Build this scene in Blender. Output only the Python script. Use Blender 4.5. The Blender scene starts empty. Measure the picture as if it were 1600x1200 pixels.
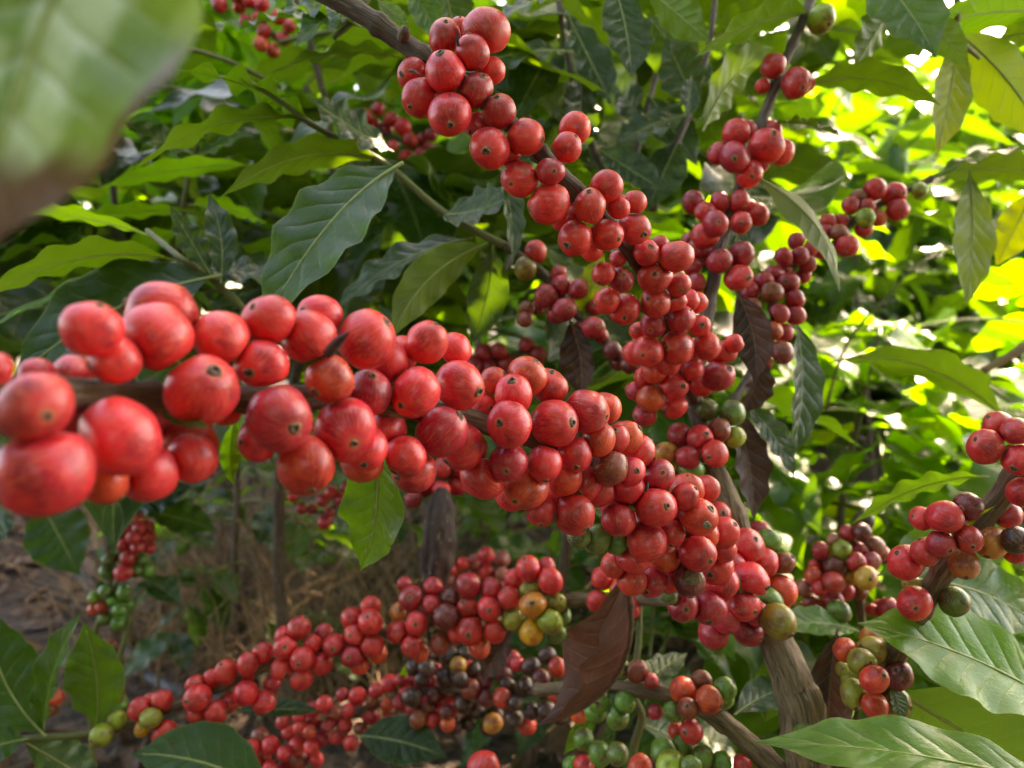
import bpy, math, random
from mathutils import Vector, Matrix, noise
R = math.radians
sc = bpy.context.scene
COL = sc.collection

# ------------------------------------------------------------------ camera, sky, sun, exposure
F = 1200.0                      # focal length in pixels of the 1600 px wide photograph
CAM = Vector((0, 0, 0.62)); PITCH = R(-5)
FWD = Vector((0, math.cos(PITCH), math.sin(PITCH))); UP = Vector((0, -math.sin(PITCH), math.cos(PITCH))); RT = Vector((1, 0, 0))
cd = bpy.data.cameras.new('camera'); cam = bpy.data.objects.new('camera', cd); COL.objects.link(cam)
cam.location = CAM; cam.rotation_euler = (R(90) + PITCH, 0, 0)
cd.sensor_width = 36; cd.lens = 36 * F / 1600; cd.clip_start = 0.01; cd.clip_end = 500
cd.dof.use_dof = True; cd.dof.focus_distance = 0.285; cd.dof.aperture_fstop = 11.5; cd.dof.aperture_blades = 0
sc.camera = cam
SUN = Vector((0.47, 0.64, 0.74)).normalized()          # towards the sun: behind the plants, high
w = bpy.data.worlds.new('World'); sc.world = w; w.use_nodes = True
nt = w.node_tree; bg = nt.nodes['Background']
sky = nt.nodes.new('ShaderNodeTexSky'); sky.sky_type = 'NISHITA'; sky.sun_disc = False
sky.sun_elevation = math.asin(SUN.z); sky.sun_rotation = math.atan2(SUN.x, SUN.y)
sky.dust_density = 2.5; sky.air_density = 0.8
nt.links.new(sky.outputs[0], bg.inputs[0]); bg.inputs[1].default_value = 0.15
sd = bpy.data.lights.new('sun', 'SUN'); so = bpy.data.objects.new('sun', sd); COL.objects.link(so)
sd.energy = 3.9; sd.angle = R(0.5); sd.color = (1, 0.93, 0.80)
so.rotation_euler = SUN.to_track_quat('Z', 'Y').to_euler(); so.location = (0, 0, 5)
sc.view_settings.view_transform = 'Standard'; sc.view_settings.look = 'None'; sc.view_settings.gamma = 1
sc.view_settings.exposure = 3.5
sc.view_settings.use_white_balance = True; sc.view_settings.white_balance_temperature = 8900; sc.view_settings.white_balance_tint = 14
sc.render.engine = 'CYCLES'
sc.cycles.use_denoising = True; sc.cycles.max_bounces = 10; sc.cycles.transparent_max_bounces = 6
sc.cycles.diffuse_bounces = 5; sc.cycles.glossy_bounces = 3; sc.cycles.transmission_bounces = 6
sc.cycles.sample_clamp_indirect = 6; sc.cycles.caustics_reflective = False; sc.cycles.caustics_refractive = False

def P(u, v, Z):
    """the point that stands Z metres out from the camera on the sight line of a photograph pixel"""
    return CAM + FWD * Z + RT * ((u - 800) / F * Z) - UP * ((v - 600) / F * Z)

# ------------------------------------------------------------------ helpers
def tag(o, label=None, cat=None, group=None, kind=None):
    if label: o['label'] = label
    if cat: o['category'] = cat
    if group: o['group'] = group
    if kind: o['kind'] = kind
    return o
def empty(name, loc):
    o = bpy.data.objects.new(name, None); o.empty_display_size = 0.01; o.location = loc; COL.objects.link(o); return o
def mesh(name, verts, faces, mats, uvs=None, fm=None, smooth=True):
    m = bpy.data.meshes.new(name); m.from_pydata(verts, [], faces)
    for x in (mats if isinstance(mats, (list, tuple)) else [mats]): m.materials.append(x)
    if smooth: m.polygons.foreach_set('use_smooth', [True] * len(faces))
    if fm: m.polygons.foreach_set('material_index', fm)
    if uvs:
        l = m.uv_layers.new(name='UVMap'); vi = [0] * len(m.loops); m.loops.foreach_get('vertex_index', vi)
        flat = []
        for i in vi: flat += uvs[i]
        l.data.foreach_set('uv', flat)
    m.update(); return m
def link(name, m, parent=None, loc=None, wloc=None, color=None):
    """one mesh object; wloc: its place in the world although it has a parent (parents here are never turned or scaled)"""
    o = bpy.data.objects.new(name, m); COL.objects.link(o)
    if parent: o.parent = parent
    if wloc is not None: o.location = Vector(wloc) - (parent_origin(parent) if parent else Vector())
    elif loc is not None: o.location = loc
    if color: o.color = color
    return o
def parent_origin(p):
    v = Vector()
    while p: v += p.location; p = p.parent
    return v
def cat_rom(pts, n):
    out = []
    for i in range(len(pts) - 1):
        p0 = pts[max(i - 1, 0)]; p1 = pts[i]; p2 = pts[i + 1]; p3 = pts[min(i + 2, len(pts) - 1)]
        for k in range(n):
            t = k / n
            out.append(0.5 * ((2 * p1) + (p2 - p0) * t + (2 * p0 - 5 * p1 + 4 * p2 - p3) * t * t + (3 * p1 - p0 - 3 * p2 + p3) * t ** 3))
    out.append(pts[-1]); return out
def tube_data(pts, rad, n=5, seg=12, rough=0.0, seed=0, knots=0.0):
    """a smooth tapering round stem through the points, with bark unevenness and swollen nodes"""
    P4 = [Vector((p[0], p[1], p[2], r)) for p, r in zip(pts, rad)]
    C = cat_rom(P4, n); V = []; FA = []; UV = []; L = 0; prev = None; nrm = None
    for i, q in enumerate(C):
        c = Vector(q[:3]); r = max(q[3], 1e-5)
        a = Vector(C[max(i - 1, 0)][:3]); b = Vector(C[min(i + 1, len(C) - 1)][:3]); T = (b - a).normalized()
        if nrm is None: nrm = T.orthogonal().normalized()
        nrm = (nrm - T * nrm.dot(T)).normalized(); bn = T.cross(nrm)
        if prev is not None: L += (c - prev).length
        prev = c
        if knots: r *= 1 + 0.28 * max(0, math.cos(L / knots * 2 * math.pi)) ** 6
        for k in range(seg):
            a_ = 2 * math.pi * k / seg; d = nrm * math.cos(a_) + bn * math.sin(a_)
            rr = r
            if rough: rr *= 1 + rough * noise.noise(Vector((math.cos(a_) * 2.2 + seed, math.sin(a_) * 2.2, L * 60))) + rough * .7 * noise.noise(Vector((math.cos(a_) * 5 + seed, math.sin(a_) * 5, L * 160)))
            V.append(c + d * rr); UV.append((k / seg, L * 40))
    m = len(C)
    for i in range(m - 1):
        for k in range(seg):
            k2 = (k + 1) % seg; FA.append((i * seg + k, i * seg + k2, (i + 1) * seg + k2, (i + 1) * seg + k))
    FA.append(tuple(range(seg))[::-1]); FA.append(tuple((m - 1) * seg + k for k in range(seg)))
    return V, FA, UV
def tube(name, pts, rad, mat, parent=None, **kw):
    V, FA, UV = tube_data(pts, rad, **kw); o0 = Vector(pts[0])
    return link(name, mesh(name, [v - o0 for v in V], FA, mat, UV), parent, wloc=o0)

# ------------------------------------------------------------------ materials
def new_mat(name):
    m = bpy.data.materials.new(name); m.use_nodes = True; t = m.node_tree; t.nodes.clear()
    out = t.nodes.new('ShaderNodeOutputMaterial'); return m, t, out
class NB:
    def __init__(s, t): s.t = t
    def n(s, typ, **kw):
        x = s.t.nodes.new('ShaderNode' + typ)
        for k, v in kw.items(): setattr(x, k, v)
        return x
    def put(s, sock, v):
        if hasattr(v, 'is_output') or isinstance(v, bpy.types.NodeSocket): s.t.links.new(v, sock)
        else: sock.default_value = v
    def math(s, op, a, b=0.0, c=0.0, clamp=False):
        x = s.n('Math', operation=op); x.use_clamp = clamp
        s.put(x.inputs[0], a); s.put(x.inputs[1], b); s.put(x.inputs[2], c); return x.outputs[0]
    def mix(s, f, a, b, mode='MIX'):
        x = s.n('Mix', data_type='RGBA', blend_type=mode); s.put(x.inputs[0], f); s.put(x.inputs[6], a); s.put(x.inputs[7], b); return x.outputs[2]
    def rng(s, v, a, b, c=0.0, d=1.0, smooth=True):
        x = s.n('MapRange', interpolation_type='SMOOTHSTEP' if smooth else 'LINEAR'); s.put(x.inputs[0], v); s.put(x.inputs[1], a); s.put(x.inputs[2], b); s.put(x.inputs[3], c); s.put(x.inputs[4], d); return x.outputs[0]
    def noise(s, vec, scale, detail=3, rough=.5, w=None):
        x = s.n('TexNoise', noise_dimensions='4D' if w is not None else '3D')
        if vec is not None: s.put(x.inputs['Vector'], vec)
        if w is not None: s.put(x.inputs['W'], w)
        x.inputs['Scale'].default_value = scale; x.inputs['Detail'].default_value = detail; x.inputs['Roughness'].default_value = rough
        return x.outputs['Fac']
    def vec(s, x, y, z):
        c = s.n('CombineXYZ'); s.put(c.inputs[0], x); s.put(c.inputs[1], y); s.put(c.inputs[2], z); return c.outputs[0]
    def sep(s, v):
        c = s.n('SeparateXYZ'); s.put(c.inputs[0], v); return c.outputs
    def bump(s, h, dist, strength=1.0):
        b = s.n('Bump'); b.inputs['Strength'].default_value = strength; b.inputs['Distance'].default_value = dist; s.put(b.inputs['Height'], h); return b.outputs[0]

def cherry_material():
    m, t, out = new_mat('cherry_skin'); b = NB(t)
    tc = b.n('TexCoord').outputs['Object']; oi = b.n('ObjectInfo'); w_ = b.math('MULTIPLY', oi.outputs['Random'], 97.0)
    x, y, z = b.sep(tc)
    r = b.math('SQRT', b.math('ADD', b.math('ADD', b.math('MULTIPLY', x, x), b.math('MULTIPLY', y, y)), 1e-4))
    cx = b.math('DIVIDE', x, r); cy = b.math('DIVIDE', y, r)
    sv = b.vec(b.math('MULTIPLY', cx, 3.2), b.math('MULTIPLY', cy, 3.2), b.math('MULTIPLY', z, 0.55))
    streak = b.noise(sv, 5.0, 4, .65, w_)
    sv2 = b.vec(b.math('MULTIPLY', cx, 3.2), b.math('MULTIPLY', cy, 3.2), b.math('MULTIPLY', z, 1.1))
    fine = b.noise(sv2, 9.0, 2, .5, w_)
    big = b.noise(tc, 1.1, 2, .5, w_)
    mott = b.noise(tc, 9.0, 4, .6, w_)
    base = oi.outputs['Color']
    dark = b.mix(1.0, base, (.50, .26, .66, 1), 'MULTIPLY')
    light = b.mix(.34, base, (.92, .28, .13, 1))
    c = b.mix(b.rng(big, .42, .68), base, dark)
    c = b.mix(b.math('MULTIPLY', b.rng(streak, .50, .66), .72), c, light)
    c = b.mix(b.math('MULTIPLY', b.rng(fine, .53, .66), .60), c, light)
    c = b.mix(b.math('MULTIPLY', b.rng(streak, .48, .30), .40), c, dark)
    # paler shoulder round the navel and the dark scar itself
    rim = b.math('MULTIPLY', b.rng(r, .34, .15), b.rng(z, .5, .7))
    c = b.mix(b.math('MULTIPLY', rim, .45), c, b.mix(.5, base, (.62, .30, .12, 1)))
    spot = b.math('MULTIPLY', b.rng(r, .125, .085), b.rng(z, .5, .7))
    c = b.mix(spot, c, (.055, .028, .018, 1))
    # dusty brown scuffs on some of them
    scuff = b.math('MULTIPLY', b.rng(b.noise(tc, 1.7, 5, .65, b.math('ADD', w_, 31.)), .60, .66), b.rng(oi.outputs['Random'], .48, .53))
    c = b.mix(b.math('MULTIPLY', scuff, b.rng(mott, .35, .6, .15, .62)), c, (.30, .17, .11, 1))
    specks = b.rng(b.noise(tc, 22., 1, .5, w_), .715, .74)
    c = b.mix(b.math('MULTIPLY', specks, .55), c, (.42, .22, .12, 1))
    p = b.n('BsdfPrincipled'); b.put(p.inputs['Base Color'], c)
    b.put(p.inputs['Roughness'], b.math('ADD', b.rng(mott, .3, .7, .30, .44), b.math('MULTIPLY', scuff, .2)))
    p.inputs['Specular IOR Level'].default_value = .38
    p.inputs['Coat Weight'].default_value = .22; p.inputs['Coat Roughness'].default_value = .14
    p.inputs['Subsurface Weight'].default_value = .07; p.inputs['Subsurface Radius'].default_value = (1, .25, .12); p.inputs['Subsurface Scale'].default_value = .0025
    h = b.math('ADD', b.math('MULTIPLY', streak, .5), b.math('MULTIPLY', mott, .25))
    b.put(p.inputs['Normal'], b.bump(h, .0006, .35))
    t.links.new(p.outputs[0], out.inputs[0]); return m
def calyx_material():
    m, t, out = new_mat('calyx_scar'); b = NB(t); tc = b.n('TexCoord').outputs['Object']; x, y, z = b.sep(tc)
    r = b.math('SQRT', b.math('ADD', b.math('MULTIPLY', x, x), b.math('MULTIPLY', y, y)))
    c = b.mix(b.rng(r, .045, .07), (.03, .018, .012, 1), (.24, .125, .07, 1)); c = b.mix(b.rng(r, .10, .14), c, (.34, .13, .07, 1))
    c = b.mix(b.rng(b.noise(tc, 14, 3), .4, .65), c, (.06, .035, .025, 1))
    p = b.n('BsdfPrincipled'); b.put(p.inputs['Base Color'], c); p.inputs['Roughness'].default_value = .7
    t.links.new(p.outputs[0], out.inputs[0]); return m
def leaf_material(name, dry=False, tip=False):
    """object colour = colour of the upper face, its alpha = how much light comes through the blade"""
    m, t, out = new_mat(name); b = NB(t)
    uv = b.n('UVMap').outputs[0]; u, v, _ = b.sep(uv); oi = b.n('ObjectInfo'); col = oi.outputs['Color']; w_ = b.math('MULTIPLY', oi.outputs['Random'], 61.)
    s = b.math('ABSOLUTE', b.math('SUBTRACT', b.math('MULTIPLY', u, 2.0), 1.0))
    wob = b.math('MULTIPLY', b.math('SUBTRACT', b.noise(uv, 5., 2, .5, w_), .5), .35)
    k = b.math('ADD', b.math('SUBTRACT', b.math('MULTIPLY', v, 9.0), b.math('MULTIPLY', b.math('POWER', s, .8), 1.55)), wob)
    saw = b.math('ABSOLUTE', b.math('SUBTRACT', b.math('FRACT', k), .5))      # .5 on a vein, 0 between two
    fade = b.rng(s, .97, .6)
    vein = b.math('MULTIPLY', b.rng(saw, .455, .492), fade)
    mid = b.rng(s, .05, .022)
    net = b.n('TexVoronoi', feature='DISTANCE_TO_EDGE'); net.inputs['Scale'].default_value = 34; b.put(net.inputs['Vector'], uv)
    net = b.rng(net.outputs['Distance'], .0, .10)
    blot = b.noise(uv, 3.2, 4, .6, w_); fineN = b.noise(uv, 24, 3, .6, w_)
    geo = b.n('NewGeometry')
    if dry:
        up = b.mix(b.rng(blot, .35, .7), col, b.mix(1., col, (.45, .40, .40, 1), 'MULTIPLY'))
        up = b.mix(b.rng(fineN, .5, .75, 0, .35), up, (.20, .10, .06, 1)); up = b.mix(b.rng(b.noise(uv, 2.1, 4, .7, b.math('ADD', w_, 5.)), .56, .70, 0, .6), up, (.24, .14, .085, 1))
        c = b.mix(b.math('MULTIPLY', b.math('MAXIMUM', vein, mid), .55), up, (.26, .15, .09, 1))
        rough = .55
    else:
        up = b.mix(b.rng(blot, .3, .72), col, b.mix(1., col, (.62, .68, .55, 1), 'MULTIPLY'))
        up = b.mix(b.math('MULTIPLY', b.math('SUBTRACT', 1., net), .14), up, b.mix(1., col, (1.7, 1.6, 1.3, 1), 'MULTIPLY'))
        low = b.mix(.5, col, (.085, .125, .025, 1))
        c = b.mix(geo.outputs['Backfacing'], up, low)
        vc = b.mix(.55, col, (.30, .34, .10, 1))
        c = b.mix(b.math('MULTIPLY', vein, .38), c, vc); c = b.mix(b.math('MULTIPLY', mid, .75), c, vc)
        edge = b.rng(s, .955, .99); c = b.mix(b.math('MULTIPLY', edge, .55), c, (.22, .26, .05, 1)); burn = b.math('MULTIPLY', b.rng(b.math('ADD', s, b.math('MULTIPLY', b.noise(uv, 3.0, 4, .65, b.math('ADD', w_, 3.)), .9)), 1.46, 1.52), b.rng(oi.outputs['Random'], .35, .4)); c = b.mix(b.math('MULTIPLY', burn, .8), c, (.13, .065, .025, 1))
        spot = b.math('MULTIPLY', b.rng(b.noise(uv, 6., 4, .7, b.math('ADD', w_, 9.)), .645, .67), b.rng(oi.outputs['Random'], .35, .4))
        c = b.mix(b.math('MULTIPLY', spot, .8), c, (.10, .045, .015, 1))
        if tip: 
            pale = b.rng(b.noise(uv, 4.2, 3, .5, b.math('ADD', w_, 7.)), .42, .58, 0, .9); c = b.mix(pale, c, (.54, .55, .48, 1))  # whitish sky sheen painted into the blade colour as noise blotches
            c = b.mix(b.math('MAXIMUM', b.math('MULTIPLY', vein, .5), mid), c, (.44, .44, .22, 1))
            brown = b.math('MAXIMUM', b.rng(b.math('ADD', v, b.math('MULTIPLY', b.math('SUBTRACT', blot, .5), .3)), .70, .82, 0, .92), b.math('MULTIPLY', b.rng(s, .84, .95), b.rng(v, .45, .6, 0, .9)))
            c = b.mix(brown, c, (.13, .036, .030, 1))
        rough = None
    p = b.n('BsdfPrincipled'); b.put(p.inputs['Base Color'], c)
    b.put(p.inputs['Roughness'], rough if rough else b.math('ADD', b.rng(blot, .3, .7, .20, .36), b.math('MULTIPLY', geo.outputs['Backfacing'], .22)))
    p.inputs['Specular IOR Level'].default_value = .36
    dome = b.math('SUBTRACT', 1., b.math('MULTIPLY', b.math('POWER', b.math('MULTIPLY', saw, 2.), 3.), fade))
    h = b.math('ADD', b.math('MULTIPLY', dome, .6), b.math('ADD', b.math('MULTIPLY', fineN, .14), b.math('MULTIPLY', net, .08)))
    nb = b.bump(h, .0012, .55 if dry else .7); b.put(p.inputs['Normal'], nb)
    tr = b.n('BsdfTranslucent')
    if dry: tcol = (.22, .08, .03, 1)
    else: tcol = b.mix(1., b.mix(.5, col, (.11, .21, .012, 1)), (3.0, 3.0, 1.2, 1), 'MULTIPLY'); tcol = b.mix(b.math('MULTIPLY', vein, .45), tcol, (.12, .14, .02, 1))
    b.put(tr.inputs[0], tcol)
    if tip: b.put(tr.inputs[0], b.mix(brown, tcol, (.16, .06, .03, 1)))
    mx = b.n('MixShader'); b.put(mx.inputs[0], oi.outputs['Alpha']); t.links.new(p.outputs[0], mx.inputs[1]); t.links.new(tr.outputs[0], mx.inputs[2])
    t.links.new(mx.outputs[0], out.inputs[0]); return m
def bark_material(name, a, b_, c_, rough=.8, bumpd=.0012):
    m, t, out = new_mat(name); b = NB(t); uv = b.n('UVMap').outputs[0]; u, v, _ = b.sep(uv)
    ang = b.math('MULTIPLY', u, 2 * math.pi)
    vec = b.vec(b.math('MULTIPLY', b.math('COSINE', ang), 1.9), b.math('MULTIPLY', b.math('SINE', ang), 1.9), b.math('MULTIPLY', v, .55))
    n1 = b.noise(vec, 3.6, 5, .65); vec2 = b.vec(b.math('COSINE', ang), b.math('SINE', ang), v); n2 = b.noise(vec2, 1.3, 4, .6); n3 = b.noise(vec2, 9., 3, .6)
    c = b.mix(b.rng(n1, .36, .64), a, b_); c = b.mix(b.math('MULTIPLY', b.rng(n2, .5, .7), .7), c, c_); c = b.mix(b.rng(n3, .55, .75, 0, .4), c, a); c = b.mix(b.rng(n1, .40, .33, 0, .75), c, (.02, .013, .009, 1)); c = b.mix(b.rng(b.noise(vec2, 3.1, 4, .7), .60, .66, 0, .55), c, (.32, .27, .20, 1))
    p = b.n('BsdfPrincipled'); b.put(p.inputs['Base Color'], c); p.inputs['Roughness'].default_value = rough
    b.put(p.inputs['Normal'], b.bump(b.math('ADD', n1, b.math('MULTIPLY', n3, .3)), bumpd, .9))
    t.links.new(p.outputs[0], out.inputs[0]); return m
def plain_noise_material(name, a, b_, scale=60, rough=.8, bumpd=.002):
    m, t, out = new_mat(name); b = NB(t); tc = b.n('TexCoord').outputs['Object']; n = b.noise(tc, scale, 5, .65)
    p = b.n('BsdfPrincipled'); b.put(p.inputs['Base Color'], b.mix(b.rng(n, .35, .65), a, b_)); p.inputs['Roughness'].default_value = rough
    b.put(p.inputs['Normal'], b.bump(n, bumpd, .8)); t.links.new(p.outputs[0], out.inputs[0]); return m
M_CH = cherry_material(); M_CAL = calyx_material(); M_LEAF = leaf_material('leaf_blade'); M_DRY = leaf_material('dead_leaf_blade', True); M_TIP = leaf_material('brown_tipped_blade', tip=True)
M_BARK = bark_material('grey_brown_bark', (.075, .045, .026, 1), (.25, .165, .095, 1), (.16, .095, .05, 1))
M_BARKD = bark_material('dark_brown_bark', (.035, .018, .012, 1), (.12, .062, .036, 1), (.17, .11, .07, 1), .6)
M_ROLL = bark_material('rolled_dead_leaf', (.022, .008, .007, 1), (.070, .026, .022, 1), (.04, .016, .013, 1), .6, .0015)
M_TWIG = bark_material('green_twig', (.08, .09, .018, 1), (.14, .14, .03, 1), (.11, .07, .03, 1), .5, .0005)
M_RIB = plain_noise_material('leaf_rib', (.20, .23, .055, 1), (.26, .28, .09, 1), 300, .5, .0003)
M_RIBD = plain_noise_material('dead_leaf_rib', (.20, .12, .075, 1), (.10, .05, .03, 1), 300, .7, .0003)
M_DARK = plain_noise_material('dried_stipule', (.02, .014, .014, 1), (.07, .05, .045, 1), 400, .7)
M_TAN = plain_noise_material('dry_cherry_flesh', (.42, .28, .14, 1), (.22, .13, .07, 1), 6, .85, .02)
M_FLAKE = plain_noise_material('dry_flake', (.62, .50, .36, 1), (.40, .30, .20, 1), 8, .85, .02)
M_HOSE = plain_noise_material('hose_plastic', (.035, .04, .05, 1), (.06, .065, .075, 1), 40, .5)
M_STRAW = plain_noise_material('dry_straw', (.15, .080, .045, 1), (.38, .23, .12, 1), 9, .8)

# ------------------------------------------------------------------ cherries
def cherry_mesh(seed):
    rnd = random.Random(seed); V = []; FA = []; nu, nv = 26, 17; ph = rnd.random() * 6; lob = rnd.uniform(.015, .065); elong = rnd.uniform(.98, 1.16); off = Vector((rnd.random() * 50, seed, 0))
    for j in range(nv + 1):
        th = math.pi * j / nv
        for i in range(nu):
            a = 2 * math.pi * i / nu; st = math.sin(th); d = Vector((st * math.cos(a), st * math.sin(a), math.cos(th)))
            r = 1 + lob * math.cos(2 * (a + ph)) * st * st + .06 * noise.noise(d * 1.5 + off)
            q = d * r; q.z *= elong
            tip = max(0, d.z - .90) / .10; q.z -= .05 * tip * tip                 # dimple at the navel end
            V.append(q)
    for j in range(nv):
        for i in range(nu):
            i2 = (i + 1) % nu
            if j == 0: 
                if True: FA.append((i, (j + 1) * nu + i, (j + 1) * nu + i2))
            elif j == nv - 1: FA.append((j * nu + i, (j + 1) * nu + i, j * nu + i2))
            else: FA.append((j * nu + i, (j + 1) * nu + i, (j + 1) * nu + i2, j * nu + i2))
    top = max(v.z for v in V[:nu])
    return mesh('cherry', V, FA, M_CH), top
CHM = [cherry_mesh(s) for s in range(9)]
ROUND = [c for c in CHM if max(v.co.length for v in c[0].vertices) < 1.13] or CHM[:3]
def calyx_mesh():
    prof = [(0.0, -.015), (.035, -.02), (.05, .01), (.062, .032), (.088, .036), (.115, .018), (.135, -.01), (.14, -.05)]; n = 16; V = []; FA = []
    for (r, z) in prof:
        for i in range(n): a = 2 * math.pi * i / n; k = 1 + .12 * math.sin(3 * a + r * 30); V.append((r * k * math.cos(a), r * k * math.sin(a), z))
    for j in range(len(prof) - 1):
        for i in range(n): FA.append((j * n + i, j * n + (i + 1) % n, (j + 1) * n + (i + 1) % n, (j + 1) * n + i)) if j else FA.append((i, n + (i + 1) % n, n + i))
    return mesh('calyx', V, [f[::-1] for f in FA], M_CAL)
CAL = calyx_mesh()
def patch_mesh(name, ang, mat, seed):
    """a torn scab that lies a little proud of a cherry of radius one"""
    rnd = random.Random(seed); n = 22; rings = 5; V = [Vector((0, 0, 1.05))]; FA = []
    for j in range(1, rings + 1):
        for i in range(n):
            a = 2 * math.pi * i / n; k = ang * j / rings * (1 + .30 * noise.noise(Vector((math.cos(a) * 1.6, math.sin(a) * 1.6, seed)))) ; kx = k * math.cos(a); ky = k * .72 * math.sin(a)
            th = math.hypot(kx, ky); d = Vector((math.sin(th) * kx / max(th, 1e-6), math.sin(th) * ky / max(th, 1e-6), math.cos(th)))
            V.append(d * (1.05 - .07 * (j == rings) + rnd.uniform(-.012, .012)))
    for i in range(n): FA.append((0, 1 + i, 1 + (i + 1) % n))
    for j in range(rings - 1):
        for i in range(n): FA.append((1 + j * n + i, 1 + (j + 1) * n + i, 1 + (j + 1) * n + (i + 1) % n, 1 + j * n + (i + 1) % n))
    return mesh(name, V, FA, mat)
TONE = dict(r=(.67, .024, .034), c=(.45, .012, .034), d=(.13, .010, .020), o=(.70, .060, .026), t=(.55, .20, .04), y=(.68, .32, .025), g=(.075, .23, .030),
            l=(.24, .31, .03), k=(.016, .013, .014), b=(.27, .055, .028), p=(.42, .10, .09))
def pressed(me, c, rad, rot, scl, others):
    """a copy of the cherry with flats where its neighbours press against it"""
    near = []
    for (q, r2) in others:
        d = (q - c).length
        if 1e-6 < d < rad * 1.12 + r2 * 1.12: near.append(((q - c) / d, d * rad / (rad + r2) * .995))
    if not near: return me
    m2 = me.copy(); k = rad * .16
    for v in m2.vertices:
        p = rot @ Vector((v.co.x * scl[0], v.co.y * scl[1], v.co.z * scl[2])); moved = False
        for (u, h) in near:
            e = p.dot(u); a = e - (h - k)
            if a > 0: p = p - u * (a - k * (1 - math.exp(-a / k))); moved = True
        if moved:
            p = rot.transposed() @ p; v.co = (p.x / scl[0], p.y / scl[1], p.z / scl[2])
    m2.update(); return m2
def clean(s): return [q.split() for q in s.replace('\n', ';').split(';') if q.strip()]
def cherries(thing, data, path, seed=1, tone=(1, 1, 1), calyx_from=15.0):
    """data: 'x y r [tone] [layer] [navel_x navel_y]' in photograph pixels; path: stem points (x, y, Z) that give the distance.
    layer: how many cherry radii the cherry lies nearer (+) or farther (-) than the stem"""
    rnd = random.Random(seed); L = []
    fine = []
    for a, b in zip(path, path[1:]):
        for k in range(12): fine.append(tuple(a[i] + (b[i] - a[i]) * k / 12 for i in range(3)))
    fine.append(tuple(path[-1][:3]))
    for q in clean(data):
        x, y, r = map(float, q[:3]); r *= 1.04 if r < 40 else .97; col = 'r'; lay = 1.0; nav = None; rest = q[3:]
        if rest and rest[0].isalpha(): col = rest.pop(0)
        if rest: lay = float(rest.pop(0))
        if len(rest) >= 2: nav = (float(rest[0]), float(rest[1]))
        n = min(fine, key=lambda f: (f[0] - x) ** 2 + (f[1] - y) ** 2)
        Z = n[2] - lay * .0082; L.append([x, y, r, col, lay, nav, Z, n, Z])
    for it in range(60):                                                  # let neighbours slide along the line of depth until they only touch
        for i in range(len(L)):
            a = L[i]; pa = P(a[0], a[1], a[6]); ra = a[2] * a[6] / F
            for j in range(i):
                b = L[j]
                if (a[0] - b[0]) ** 2 + (a[1] - b[1]) ** 2 > (a[2] + b[2]) ** 2: continue
                d = (pa - P(b[0], b[1], b[6])).length; need = .85 * (ra + b[2] * b[6] / F)
                if d < need:
                    s = min(.0006, (need - d) * .4)
                    if a[8] < b[8] or (a[8] == b[8] and i > j): s = -s
                    if abs(a[6] + s - a[8]) < .014: a[6] += s
                    if abs(b[6] - s - b[8]) < .014: b[6] -= s
                    pa = P(a[0], a[1], a[6])
    out = []; balls = [(P(q[0], q[1], q[6]), q[2] * q[6] / F) for q in L]
    for qi, (x, y, r, col, lay, nav, Z, n, _) in enumerate(L):
        c = P(x, y, Z); rad = r * Z / F
        if nav:
            dx, dy = (nav[0] - x) / r, (nav[1] - y) / r; k = min(.95, math.hypot(dx, dy)); h = math.hypot(dx, dy) or 1
            ax = RT * (dx / h * k) - UP * (dy / h * k) - FWD * math.sqrt(1 - k * k)
        else:
            ax = (c - P(n[0], n[1], n[2]))
            ax = ax.normalized() if ax.length > 1e-6 else -FWD
            ax = ax + Vector((rnd.gauss(0, .42), rnd.gauss(0, .42), rnd.gauss(0, .42)))
            if lay > .5 and rnd.random() < .6: ax += FWD * .55               # the navel turned away
        ax.normalize()
        me, top = rnd.choice(CHM if r < 40 else ROUND)
        b = TONE[col]; jit = rnd.uniform(.80, 1.18); hue = rnd.uniform(.75, 1.45)
        rot = ax.to_track_quat('Z', 'Y').to_matrix().to_4x4() @ Matrix.Rotation(rnd.uniform(0, 6.28), 4, 'Z'); el = rnd.uniform(.95, 1.04)
        q_ = .06 if r < 40 else .02; scl = (rad * (1 - rnd.uniform(-.04, q_)), rad * (1 - rnd.uniform(-.04, q_)), rad * .97 * el)
        me = pressed(me, c, rad, rot.to_3x3(), scl, [balls[k] for k in range(len(balls)) if k != qi])
        o = link('cherry', me, thing, wloc=c, color=(min(b[0] * jit * tone[0], .86), min(b[1] * jit * hue * tone[1], .9), b[2] * jit * tone[2], 1))
        o.rotation_euler = rot.to_euler(); o.scale = scl
        if r >= calyx_from and (nav or ax.dot(FWD) < .15):
            k = link('calyx', CAL, o, loc=(0, 0, top + .004)); s = rnd.uniform(.95, 1.75); k.scale = (s * rnd.uniform(.8, 1.2), s * rnd.uniform(.8, 1.2), s * rnd.uniform(.7, 1.6))
        out.append(o)
    return out

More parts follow.
